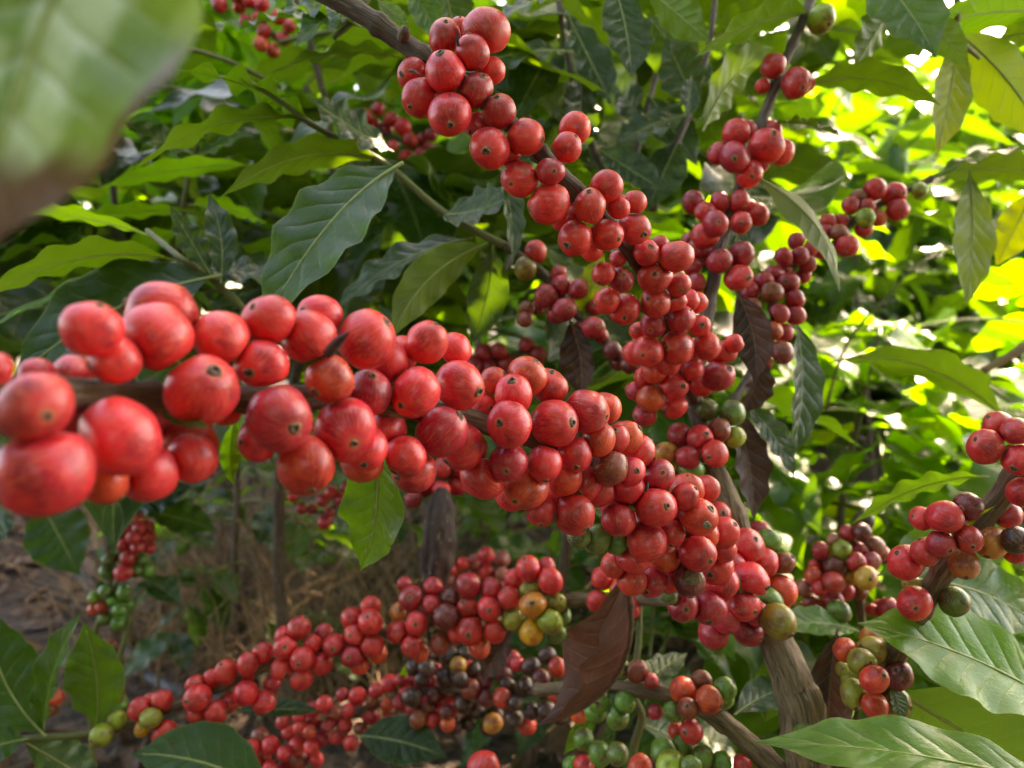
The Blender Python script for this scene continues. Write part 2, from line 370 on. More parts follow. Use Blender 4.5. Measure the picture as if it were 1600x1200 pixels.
# ------------------------------------------------------------------ leaves
PROF = [(0, .035), (.04, .10), (.12, .40), (.25, .78), (.42, 1.0), (.58, .96), (.72, .74), (.83, .45), (.91, .19), (.96, .07), (1, .008)]
def prof(t):
    for (a, x), (b, y) in zip(PROF, PROF[1:]):
        if t <= b: k = (t - a) / (b - a); return x + (y - x) * (k * k * (3 - 2 * k) * .35 + k * .65)
    return .008
def leaf_geo(p0, p1, p2, W, nrm, fold=.25, wave=.10, nw=4.5, twist=0.0, seed=0, nu=10, nv=26, curl=0.0):
    """blade round a quadratic midrib p0-p1-p2; positive fold lifts both halves to the upper face"""
    rnd = random.Random(seed); ph = (rnd.random() * 6, rnd.random() * 6); V = []; UV = []; FA = []; ribs = []
    for j in range(nv + 1):
        t = j / nv; M = p0 * (1 - t) ** 2 + p1 * 2 * t * (1 - t) + p2 * t * t; T = ((p1 - p0) * (1 - t) + (p2 - p1) * t).normalized()
        N = nrm - T * nrm.dot(T)
        N = N.normalized() if N.length > 1e-4 else T.orthogonal().normalized()
        N = Matrix.Rotation(twist * (t - .35), 3, T) @ N; S = T.cross(N); wd = W * prof(t)
        ribs.append((M, N))
        for i in range(nu + 1):
            s = -1 + 2 * i / nu; a = abs(s); sd = 0 if s < 0 else 1
            f = fold * (1 - .35 * t)
            x = math.copysign(wd * a * math.cos(f), s); z = wd * a * math.sin(f) - curl * wd * a * a
            wv = wave * W * min(1, wd / W * 1.3) * a ** 1.7 * (math.sin(2 * math.pi * nw * t + ph[sd] + .6 * math.sin(5 * t + ph[0])) + .4 * noise.noise(Vector((t * 9, s, seed))))
            ed = 1 + (.05 * noise.noise(Vector((t * 14 + seed, sd * 7., 1.3))) + .02 * noise.noise(Vector((t * 40 + seed, sd * 7., 4.3)))) * a
            V.append(M + S * (x * ed) + N * (z + wv) + N * (.03 * W * noise.noise(Vector((t * 4 + seed, s * 2., 3.)))))
            UV.append((i / nu, t))
    for j in range(nv):
        for i in range(nu):
            k = j * (nu + 1) + i; FA.append((k, k + 1, k + nu + 2, k + nu + 1))
    return V, UV, FA, ribs
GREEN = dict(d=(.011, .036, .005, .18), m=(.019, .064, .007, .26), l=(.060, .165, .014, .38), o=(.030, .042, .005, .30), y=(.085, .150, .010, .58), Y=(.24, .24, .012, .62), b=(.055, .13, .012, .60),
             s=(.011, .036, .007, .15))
def leaf(parent, base, tip, hw, tone='d', face=(0, 0, -1), bend=(0, 0, 0), mat=None, name='leaf', rib=True, **kw):
    """base, tip: (x, y, Z) in photograph pixels and metres; hw: half width in pixels; face: (right, up, away) the way the upper side looks; bend: pixels and metres that the middle of the midrib is off the straight line"""
    p0 = P(*base); p2 = P(*tip); m = tuple((a + b) / 2 + 2 * c for a, b, c in zip(base, tip, bend)); p1 = P(*m)
    N = (RT * face[0] + UP * face[1] + FWD * face[2]).normalized(); W = hw * (base[2] + tip[2]) / 2 / F
    V, UV, FA, ribs = leaf_geo(p0, p1, p2, W, N, **kw)
    dry = mat is M_DRY
    c = GREEN[tone] if isinstance(tone, str) else tone; rr = random.Random(kw.get('seed', 0) * 7 + int(base[0]))
    j = rr.uniform(.88, 1.14); c = (c[0] * j * rr.uniform(.92, 1.1), c[1] * j, c[2] * j, c[3])
    o = link(name, mesh(name, [v - p0 for v in V], FA, mat or M_LEAF, UV), parent, wloc=p0, color=c)
    if rib:
        n = len(ribs); pts = []; rad = []
        T0 = (ribs[1][0] - ribs[0][0]).normalized(); pts.append(p0 - T0 * W * .13); rad.append(W * .040)
        for k in range(0, n - 1, 3): pts.append(ribs[k][0] - ribs[k][1] * W * .006); rad.append(W * (.042 - .034 * k / n))
        V, FA, UV = tube_data(pts, rad, n=2, seg=7)
        link('midrib', mesh('midrib', [v - p0 for v in V], FA, M_RIBD if dry else M_RIB, UV), o, loc=(0, 0, 0))
    return o
def path_pts(p): return [P(a[0], a[1], a[2]) for a in p]

#PLANTS
# ------------------------------------------------------------------ ground
def ground():
    nx = 90; V = []; FA = []; UV = []
    xs = [math.copysign(abs(k / 45) ** 2.6 * 120, k) for k in range(-45, 46)]; ys = [-3 + (k / 90) ** 3.0 * 180 for k in range(91)]
    for y in ys:
        for x in xs:
            z = .05 * noise.noise(Vector((x * .9, y * .9, 0))) + .03 * noise.noise(Vector((x * 4, y * 4, 3.))) if abs(x) < 15 and y < 15 else 0
            V.append((x, y, z))
    for j in range(90):
        for i in range(90): k = j * 91 + i; FA.append((k, k + 1, k + 92, k + 91))
    m, t, out = new_mat('dark_soil'); b = NB(t); tc = b.n('TexCoord').outputs['Object']
    n1 = b.noise(tc, 4, 6, .65); n2 = b.noise(tc, 45, 4, .7); n3 = b.noise(tc, 160, 2, .6)
    c = b.mix(b.rng(n2, .35, .65), (.026, .014, .010, 1), (.105, .062, .042, 1)); c = b.mix(b.math('MULTIPLY', b.rng(n1, .5, .65), .6), c, (.085, .050, .030, 1)); c = b.mix(b.rng(n3, .62, .75, 0, .6), c, (.20, .15, .12, 1))
    p = b.n('BsdfPrincipled'); b.put(p.inputs['Base Color'], c); p.inputs['Roughness'].default_value = .9
    b.put(p.inputs['Normal'], b.bump(b.math('ADD', n2, b.math('MULTIPLY', n3, .5)), .03, 1.)); t.links.new(p.outputs[0], out.inputs[0])
    tag(link('ground', mesh('ground', V, FA, m)), kind='structure')
ground()
def on_ground(u, v):
    d = (P(u, v, 1) - CAM); k = -CAM.z / d.z; return CAM + d * k

# ------------------------------------------------------------------ the branch nearest the lens
def branch(name, label, cat, path, rad, mat, group='coffee branches carrying cherries', stem='stem', knots=.024, rough=.16, seed=0, **kw):
    t = empty(name, P(*path[0][:3])); tag(t, label, cat, group)
    tube(stem, path_pts(path), rad if isinstance(rad, (list, tuple)) else [rad] * len(path), mat, t, n=8, seg=16, rough=rough, seed=seed, knots=knots, **kw)
    return t
A_PATH = [(-120, 640, .130), (-20, 628, .140), (100, 616, .155), (200, 617, .170), (300, 622, .182), (400, 624, .192), (520, 622, .210), (640, 640, .233), (740, 657, .258), (860, 695, .280), (960, 752, .300), (1060, 832, .324), (1150, 915, .358), (1205, 985, .386)]
A = branch('coffee_branch', 'long branch packed with the biggest red cherries, running down to the thick stem', 'coffee branch', A_PATH, [.0030, .0030, .0032, .0032, .0031, .0032, .0032, .0034, .0036, .0037, .0038, .0040, .0042, .0046], M_BARK, seed=1)
A_DATA = '''-8 578 26 r 0;54 637 57 r 1.5;70 738 70 r 1.6 -40 790;144 514 45 r .3;180 562 38 r 1 151 573;245 525 55 r 1.5;253 495 58 r .2 205 478;346 527 45 r .6;315 610 57 r 1.7 348 580;188 682 63 r 1.6 157 703
117 592 34 r -.9;162 750 40 o .2;232 738 45 r .8 203 750;300 716 38 r .3;293 690 47 r -.2;112 655 34 c -.8;352 640 26 r -.9;60 590 30 c -1;230 650 34 c -.9
420 500 39 r .8 402 480;408 568 39 r 1.2 400 585;482 526 43 r 1.2 467 503;499 497 35 r .2 480 487;572 530 48 r 1.3 608 503;515 592 37 o 1.6 497 613;577 613 34 c .5;437 653 53 c 1.7;540 672 52 r 1.8 563 693;478 726 48 o .8
403 688 32 r .1 382 690;570 700 35 r 1 574 724;567 720 35 o .3;667 535 33 r 1;712 545 25 r .1;603 565 34 r -.2;626 553 28 r -.3;649 613 41 r 1.7 631 633;718 602 37 r 1.3 749 612;690 675 38 c 1.7 718 650;633 713 33 r 1.3 617 738;647 736 33 r .5;604 670 30 r -.2
722 698 36 r .4;754 747 33 r .6 725 727;773 595 23 o .1;757 632 20 r -.4;823 588 30 o .4 838 563;802 616 30 r 1 800 596;858 604 29 r .9 862 578;796 663 35 r 1.9 779 659;866 662 37 r 1.9 892 659;916 643 34 r 1.5 947 650;945 638 25 o .6
794 723 29 c 1.6 791 733;850 724 28 r 1.8 852 748;898 709 27 r 1.7 899 728;935 687 26 o 1;959 687 24 r 1.3 958 671;976 684 26 o .7;997 705 25 r .4;954 730 27 b 1.8 978 728;986 737 22 r 1.4 993 733;980 762 26 r 1
1028 743 26 c .9;823 762 34 o 1.1;883 748 27 o 1;912 755 28 r .9;936 768 23 r .8;846 797 24 r .6;897 803 32 r 1.5 915 825;800 772 25 r .1;870 775 24 r .4;967 812 27 r 1.5 966 838;1024 793 33 r 2 1038 786
931 842 24 g .6;965 848 19 g .5;905 838 18 g .2;1010 846 29 r 1.5;1050 833 21 r 1.4 1045 850;1091 807 29 o 2 1108 791;1073 765 26 o .9;1070 776 21 r 1.4;1102 763 22 r .2;1090 865 28 r 2 1104 872;1118 886 27 r 1.4;1040 872 22 o .9
990 871 25 r .7 985 862;1018 908 24 c 1.4 1007 919;987 907 23 o .6;1077 907 24 d 1.6 1077 960;1047 903 22 r .5;1130 832 24 r 1;1128 856 23 r .9;1127 912 26 r 1.1;1067 945 25 c 1 1067 946;1107 950 27 c 1.7 1102 969
960 882 20 o .1;1045 930 14 g .2;1115 990 25 c 1;1135 970 19 c 1.2;1060 800 24 c .2;1010 815 22 c .1;960 790 22 c -.2;1100 835 22 o .6;740 700 24 c -.4;1060 875 22 c .2'''
ch = cherries(A, A_DATA, A_PATH, seed=3, tone=(1.03, .9, 1.1))
def scab(o, name, u, v, ang, mat, seed, label=None):
    """a scab on a cherry where the photograph shows one"""
    c = parent_origin(o); rad = o.scale.x; d = (P(u, v, (c - CAM).dot(FWD)) - c); d = d / rad
    k = min(.95, d.length); ax = d.normalized() * k - FWD * math.sqrt(1 - k * k)
    inv = o.rotation_euler.to_matrix().inverted(); q = (inv @ ax).to_track_quat('Z', 'Y')
    s = link(name, patch_mesh(name, ang, mat, seed), o, loc=(0, 0, 0)); s.rotation_euler = q.to_euler(); s.scale = (1.10, 1.10, 1.10)
    if label: s['label'] = label
def nearest(objs, u, v): return min(objs, key=lambda o: (parent_origin(o) - P(u, v, (parent_origin(o) - CAM).dot(FWD))).length)
o = nearest(ch, 1077, 907); o['label'] = 'dark shrivelled cherry torn open to its dry tan flesh'; scab(o, 'torn_patch', 1078, 897, .62, M_TAN, 3)
o = nearest(ch, 1091, 807); scab(o, 'dry_flake', 1097, 815, .26, M_FLAKE, 8)
o = nearest(ch, 515, 592); o['label'] = 'smaller orange cherry'
def stipule(parent, a, b, w=.0008):
    pa, pb = P(*a), P(*b); tube('dried_stipule', [pa, pa.lerp(pb, .5) + UP * .0004, pb], [w, w * .9, w * .1], M_DARK, parent, n=3, seg=7)
stipule(A, (512, 552, .180), (546, 519, .172), .0013); stipule(A, (985, 690, .29), (980, 672, .283)); stipule(A, (1010, 768, .288), (1013, 752, .288), .0006)
leaf(A, (366, 655, .20), (366, 762, .195), 17, 'y', (.6, .3, -1), (-6, 0, 0), twist=1.2, seed=11, wave=.22, fold=.5)
leaf(A, (585, 690, .26), (563, 892, .27), 56, (.020, .062, .008, .34), (-.25, .35, -1), (14, 6, -.004), seed=12, wave=.12, fold=.38, nw=3)
leaf(A, (250, 640, .172), (330, 668, .160), 16, 'm', (0, 1, -.5), (0, 6, 0), seed=13, wave=.05)

# ------------------------------------------------------------------ the branch that comes down from the top
B_PATH = [(455, -40, .300), (560, 18, .300), (640, 72, .300), (720, 130, .297), (800, 195, .300), (868, 265, .305), (930, 330, .316), (990, 400, .337), (1030, 480, .362), (1062, 560, .386), (1086, 625, .405)]
B = branch('coffee_branch', 'dark twig coming in over the top edge, clusters of red cherries along its lower half', 'coffee branch', B_PATH, [.0042, .0040, .0038, .0034, .0033, .0034, .0034, .0034, .0034, .0034, .0036], M_BARKD, seed=2, knots=.020)
B_DATA = '''695 58 27 r .8;758 50 35 r 1.2;738 83 26 r 1.7 733 59;718 45 17 r .2;644 115 23 r .4;657 153 30 r .9;697 114 32 r 1.9 690 94;703 179 33 r 1.9 706 203;744 141 27 c 1.5 756 125;766 109 22 r .6;780 175 27 c 1.4 777 160;745 196 21 r .3;765 232 32 r 1.6 760 245;795 240 19 r .9
822 214 29 r 1.2 848 222;813 280 29 r 1.1;898 201 24 r .7;886 230 22 r 1.3 898 217;860 268 22 c 1.8 865 273;857 318 31 r 1.4;922 322 26 r 1.6 919 303;948 291 25 r .9;966 323 19 r 1.5 980 312;992 316 19 r .8;991 357 25 r 1.3 1003 370;948 367 25 r 1.8 964 377;899 372 27 r 1.5 884 387;884 340 23 r .5;925 392 18 r .3;885 312 14 r -.5
943 428 18 r 1;965 405 13 r -.3;970 437 19 c 1.5 973 431;948 470 20 r 1;976 483 24 r 1.6 973 499;1010 395 20 r 1;1056 401 25 r 1.4;1024 431 26 r 1.9 1018 432;1060 445 18 r 1.5 1061 455;1024 473 23 r 1.7;1053 470 18 r .9;1073 470 18 r .7;1064 498 22 c 1.5;1020 508 20 c 1.4 1013 518;1093 509 17 r 1.3 1093 509;1088 473 17 r .7;1012 549 24 r 1.7 1001 556;992 552 19 r 1
1058 543 25 r 1.9;1080 545 17 r 1;1105 541 21 r 1.5;1022 580 19 o 1;1047 568 18 r 1.2;1082 577 19 r 1.5;1123 587 24 c 1.5;1097 602 18 r .8;1008 590 18 r .7;1052 603 22 r 1.6 1062 603;1017 622 21 o 1.4;1054 635 19 r 1.2;1007 648 18 c .8;995 612 16 c .4;1132 550 19 r .8;1147 537 14 r .5;1030 382 14 c -.2;997 517 13 o -.4;1118 555 16 r .3'''
chB = cherries(B, B_DATA, B_PATH, seed=5, tone=(1, 1, 1), calyx_from=17)
for (a, b) in (((640, 110, .285), (657, 117, .279)), ((716, 72, .278), (712, 50, .274)), ((880, 262, .300), (872, 248, .292)), ((868, 300, .3), (876, 290, .296))): stipule(B, a, b, .0006)
knob = tube('bud_scar', [P(628, 62, .296), P(632, 50, .293), P(634, 46, .291)], [.0022, .0024, .0012], M_BARK, B, n=3, seg=10, rough=.2)

# ------------------------------------------------------------------ upright stem
T_PATH = [(1262, 1180, .375), (1240, 1070, .376), (1207, 990, .383), (1172, 890, .390), (1137, 780, .400), (1112, 720, .405), (1085, 620, .412), (1100, 520, .425), (1112, 450, .435), (1130, 370, .445), (1165, 270, .452), (1195, 180, .460), (1225, 100, .465), (1255, 30, .470), (1285, -50, .480)]
T = empty('upright_coffee_branch', P(*T_PATH[0])); T.location.z = 0; tag(T, 'upright stem with thick grey foot and crimson cherry clusters up its thin top', 'coffee stem', 'coffee branches carrying cherries')
foot = [Vector((P(*T_PATH[0]).x + .05, P(*T_PATH[0]).y + .02, -.02)), Vector((P(*T_PATH[0]).x + .025, P(*T_PATH[0]).y + .01, .22))]
tube('trunk', foot + path_pts(T_PATH[:6]), [.018, .0122, .0104, .0096, .0082, .0068, .0056, .0050], M_BARK, T, n=9, seg=20, rough=.20, seed=4, knots=.055)
tube('stem', path_pts(T_PATH[5:]), [.0049, .0044, .0041, .0038, .0035, .0032, .0031, .0029, .0027, .0023], M_BARKD, T, n=9, seg=16, rough=.16, seed=4, knots=.03)
T_DATA = '''1165 853 28 r 1.9 1176 837;1193 878 23 r 1.1;1172 905 27 r 2 1191 912;1163 946 24 r 1.9 1174 951;1168 984 25 c 1.3 1183 993;1220 922 24 o 1;1199 940 23 g 1.2;1216 971 26 l 1.5 1228 985;1200 846 18 g .4;1187 833 20 c .4;1224 880 17 b .2;1150 830 20 r .6;1258 1148 17 g 1.5 1259 1150;1196 990 15 g .2;1142 882 23 r 1.7;1150 920 22 c 1.7;1146 950 22 c 1.6;1185 960 20 c 1.6;1122 805 20 r 1.2;1152 862 20 r 1.2;1160 880 20 c 1.5
1118 350 21 c 1.6 1118 351;1102 331 16 r .9;1083 316 17 c .4;1125 315 15 c .7;1155 315 17 r 1;1183 335 17 r .6;1158 348 17 r 1.2;1102 368 20 r 1.2;1090 390 17 c .6;1124 408 19 c 1.6 1119 395;1157 398 20 c .8;1154 434 21 r 1.3 1164 437;1088 442 15 c .4;1077 376 13 c .2;1082 417 14 c .2;1170 325 13 c -.3;1105 400 14 c .1
1150 208 22 r 1.1;1166 203 16 c .2;1122 240 17 c .7;1148 246 23 c 1.7 1141 254;1197 229 26 r 1.5 1200 217;1221 238 20 r .7;1171 272 21 r 1.3;1205 205 16 r -.2;1188 255 14 c .2;1208 103 19 r .9;1244 130 22 r 1.2;1192 134 12 r -.2;1255 130 17 r .6
1105 640 17 g .6;1144 646 20 g .7;1124 672 18 b 1.1;1094 685 21 r 1.6 1099 677;1062 680 19 c 1;1041 707 18 t .6;1075 715 19 c 1.4;1117 709 21 r 1.5;1148 683 17 l .8;1080 731 20 g .5;1056 722 14 l .1;1283 30 21 l .8 1290 45'''
chT = cherries(T, T_DATA, T_PATH, seed=8, tone=(.92, .8, .95), calyx_from=17)
GREEN_LEAF_T = [
 ((1265, 20, .47), (1085, 90, .44), 44, 'o', (.1, 1, .35), (0, -16, 0), dict(seed=21, wave=.12, fold=.1)),
 ((1258, 135, .465), (1470, 165, .45), 34, 'o', (0, 1, .45), (0, -26, 0), dict(seed=22, wave=.16, fold=.2)),
 ((1100, 200, .50), (1210, 74, .52), 44, 'o', (-.3, .7, .6), (-10, -14, 0), dict(seed=23, wave=.10, fold=.1)),
 ((1205, 195, .46), (1330, 225, .44), 24, 'd', (0, 1, -.2), (0, -14, 0), dict(seed=24, wave=.22, fold=.3)),
 ((1185, 278, .44), (1312, 458, .40), 40, (.085, .105, .018, .35), (-.55, .2, .8), (28, -14, 0), dict(seed=25, wave=.06, fold=.3, nw=3)),
 ((1180, 290, .46), (1080, 230, .47), 22, 'd', (0, 1, -.1), (0, -10, 0), dict(seed=26, wave=.2))]
for b_, t_, hw, tn, fc, bd, kw in GREEN_LEAF_T: leaf(T, b_, t_, hw, tn, fc, bd, **kw)

# ------------------------------------------------------------------ branch right of the stem, behind it
D_PATH = [(1455, 280, .52), (1400, 305, .515), (1340, 340, .505), (1255, 400, .485), (1212, 460, .47), (1195, 540, .455), (1150, 620, .435), (1105, 690, .410)]
D = branch('coffee_branch', 'thin arching branch of small dull red and brownish cherries behind the upright stem', 'coffee branch', D_PATH, .0022, M_BARKD, seed=6)
D_DATA = '''1367 296 17 r 1;1397 304 18 r 1;1403 328 17 r 1;1330 321 13 r .6;1341 308 13 b .3;1354 324 13 r 1.2;1352 340 14 l 1.3;1350 358 13 r .9;1373 341 12 o .6;1294 347 13 r .3;1315 345 12 r .4;1311 364 14 b 1.2;1324 384 17 r 1.3;1304 385 10 c .2;1437 298 12 l .5;1290 362 12 c .2;1278 372 13 c .7;1266 388 13 r .9;1282 392 12 c .4;1262 412 13 c .8;1226 420 13 c .3;1204 500 14 c .8;1225 520 14 c .6
1245 377 13 c .4;1250 400 14 c 1;1225 401 14 c .7;1210 428 14 c .6;1231 443 18 c 1.2;1206 458 17 b 1.4;1193 441 17 c .8;1242 468 16 c 1;1172 456 16 c .6;1174 480 15 b 1;1217 490 16 c 1.2;1243 493 15 c .9;1190 499 15 g 1.3;1208 517 15 o 1.1;1222 551 17 b 1;1202 545 14 o .9;1194 566 13 r .6;1190 525 14 b .4;1255 430 12 c .2'''
cherries(D, D_DATA, D_PATH, seed=9, tone=(.85, .9, 1), calyx_from=17)
leaf(D, (1452, 283, .52), (1640, 235, .50), 40, 'm', (0, 1, -.35), (0, -18, 0), seed=31, wave=.12, fold=.1)
leaf(D, (1455, 275, .53), (1650, 285, .55), 34, 'o', (0, 1, .6), (0, -16, 0), seed=33, wave=.10)
leaf(D, (1515, 270, .54), (1508, 482, .52), 38, (.13, .14, .015, .50), (.2, .2, -1), (8, 0, 0), seed=32, wave=.08, fold=.15)
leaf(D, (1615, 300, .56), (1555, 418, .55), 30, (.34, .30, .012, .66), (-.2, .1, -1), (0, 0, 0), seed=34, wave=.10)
leaf(D, (1242, 500, .47), (1232, 722, .44), 36, 'd', (.5, .15, -1), (16, 0, 0), seed=35, wave=.08, fold=.5)
leaf(D, (1165, 630, .435), (1242, 748, .42), 25, 'd', (.25, .5, -1), (8, -4, 0), seed=36, wave=.16, fold=.3)

# ------------------------------------------------------------------ leafy lateral behind the two red branches
C_PATH = [(375, 118, .440), (440, 160, .450), (495, 199, .460), (600, 255, .470), (690, 330, .475), (790, 385, .470), (850, 430, .465), (905, 495, .455), (960, 545, .445), (1078, 640, .418)]
Cb = branch('coffee_branch', 'leafy green tipped branch with few crimson cherries beside a crinkled dead leaf', 'coffee branch', C_PATH[5:], .0026, M_BARKD, seed=7)
tube('green_shoot', path_pts(C_PATH[:6]), [.0012, .0016, .0019, .0022, .0024, .0027], M_TWIG, Cb, n=8, seg=12, rough=.08)
C_DATA = '''837 393 16 r .9;821 419 18 l .8;853 463 19 c 1.2;877 446 16 c 1;873 427 13 c .4;904 452 17 c 1;882 484 19 c 1.4;870 490 15 c .8;927 512 18 c 1.1;820 499 12 b .5;823 482 12 b .3;957 548 15 d .7;983 570 14 d .6;930 480 13 c .1;905 515 13 d .1;940 525 12 c .2;966 565 13 d .2;840 480 11 b .1'''
cherries(Cb, C_DATA, C_PATH, seed=12, tone=(.9, .75, 1), calyx_from=99)
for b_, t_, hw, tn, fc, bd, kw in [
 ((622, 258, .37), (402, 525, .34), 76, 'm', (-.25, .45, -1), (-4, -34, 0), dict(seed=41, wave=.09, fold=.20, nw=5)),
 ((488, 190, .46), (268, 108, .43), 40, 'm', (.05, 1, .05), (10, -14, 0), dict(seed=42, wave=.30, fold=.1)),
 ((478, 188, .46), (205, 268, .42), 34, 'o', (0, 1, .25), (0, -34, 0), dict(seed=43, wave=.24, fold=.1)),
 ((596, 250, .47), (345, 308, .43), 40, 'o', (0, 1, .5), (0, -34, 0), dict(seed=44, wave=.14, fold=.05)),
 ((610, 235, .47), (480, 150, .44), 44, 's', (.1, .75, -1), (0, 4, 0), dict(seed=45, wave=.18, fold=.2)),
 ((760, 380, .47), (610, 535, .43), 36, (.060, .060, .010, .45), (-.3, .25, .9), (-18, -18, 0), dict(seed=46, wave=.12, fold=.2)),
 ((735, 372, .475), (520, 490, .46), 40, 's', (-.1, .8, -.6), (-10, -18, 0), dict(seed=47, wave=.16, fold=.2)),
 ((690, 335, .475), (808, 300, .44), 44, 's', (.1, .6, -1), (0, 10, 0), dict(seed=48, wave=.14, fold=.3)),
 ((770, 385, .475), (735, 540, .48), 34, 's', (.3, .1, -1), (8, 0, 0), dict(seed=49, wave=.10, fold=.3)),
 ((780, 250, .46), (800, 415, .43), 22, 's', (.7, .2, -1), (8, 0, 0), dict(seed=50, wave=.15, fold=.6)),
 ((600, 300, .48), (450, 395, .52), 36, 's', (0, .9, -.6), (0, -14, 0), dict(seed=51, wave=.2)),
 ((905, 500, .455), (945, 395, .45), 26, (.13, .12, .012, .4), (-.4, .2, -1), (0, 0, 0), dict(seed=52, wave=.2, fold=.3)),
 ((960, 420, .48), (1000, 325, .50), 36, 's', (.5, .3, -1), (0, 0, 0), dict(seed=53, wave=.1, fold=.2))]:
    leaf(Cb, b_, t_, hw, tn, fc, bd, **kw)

# ------------------------------------------------------------------ branch at the edge, pale bark
E_PATH = [(1720, 600, .300), (1620, 705, .308), (1560, 780, .316), (1500, 855, .326), (1455, 920, .336), (1420, 985, .350), (1385, 1050, .366), (1340, 1150, .384), (1300, 1240, .395)]
E = branch('coffee_branch', 'pale barked branch with oval red, tan and blackened cherries above broad light green leaves', 'coffee branch', E_PATH, [.0046, .0046, .0046, .0047, .0048, .0049, .005, .0054, .006], M_BARK, seed=8)
E_DATA = '''1560 666 22 r .6;1588 674 21 r 1;1540 698 26 r 1.3;1592 717 25 r 1.5;1597 769 22 r 1.6;1476 808 26 r 1.7;1440 810 18 r .9;1512 791 22 d 1.2;1471 849 21 c 1.8 1473 856;1446 862 22 r 1.3;1512 842 21 r 2 1508 850;1549 848 25 t 1.5;1506 881 23 t 1.7 1500 898;1587 844 21 k 1.2;1588 864 18 r .8;1574 804 21 c -.2;1415 879 27 r 1.4;1429 942 25 r 1.6;1491 940 22 g .6;1424 912 14 l .1
1321 1016 18 o 1;1347 1035 22 l 1.4 1350 1028;1362 1016 21 l .7;1360 997 16 t .2;1366 1061 21 o 1.9 1372 1050;1405 1056 21 d 1.2;1367 1102 21 o 1.9 1368 1120;1334 1084 21 l 1.3 1330 1098;1332 1062 17 l .9;1403 1099 21 l 1.3;1364 1125 21 g .8;1319 1046 13 l .3;1380 1146 13 g .2;1530 700 14 c -.3'''
chE = cherries(E, E_DATA, E_PATH, seed=15, tone=(.95, .8, 1), calyx_from=16)
leaf(E, (1500, 840, .318), (1555, 790, .300), 9, 'Y', (0, 1, -.5), (0, -4, 0), seed=61, wave=.05)
leaf(E, (1467, 915, .332), (1474, 895, .326), 6, 'y', (0, .2, -1), (0, 0, 0), seed=62, wave=.05, rib=False)
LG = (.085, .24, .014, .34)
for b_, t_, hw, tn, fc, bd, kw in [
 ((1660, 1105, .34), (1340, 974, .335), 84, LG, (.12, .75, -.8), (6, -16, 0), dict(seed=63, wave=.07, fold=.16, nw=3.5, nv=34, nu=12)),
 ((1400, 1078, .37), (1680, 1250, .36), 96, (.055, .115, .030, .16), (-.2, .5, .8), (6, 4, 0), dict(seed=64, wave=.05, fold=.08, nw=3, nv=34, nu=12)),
 ((1680, 1235, .29), (1178, 1160, .30), 66, (.085, .21, .03, .32), (0, .95, -.45), (0, -18, 0), dict(seed=65, wave=.10, fold=.12, nw=4, nv=34, nu=12)),
 ((1430, 905, .40), (1640, 985, .42), 62, (.04, .105, .02, .32), (-.2, .6, -.9), (0, -18, 0), dict(seed=66, wave=.12, fold=.2)),
 ((1600, 830, .44), (1370, 900, .42), 52, (.045, .11, .015, .42), (.1, .6, -.9), (0, -10, 0), dict(seed=67, wave=.10, fold=.2)),
 ((1540, 745, .42), (1330, 820, .46), 36, (.045, .09, .012, .45), (0, .8, .5), (0, -20, 0), dict(seed=68, wave=.14, fold=.1)),
 ((1390, 1070, .355), (1405, 1130, .35), 18, 'm', (.4, .3, -1), (6, 0, 0), dict(seed=69, wave=.05))]:
    leaf(E, b_, t_, hw, tn, fc, bd, **kw)

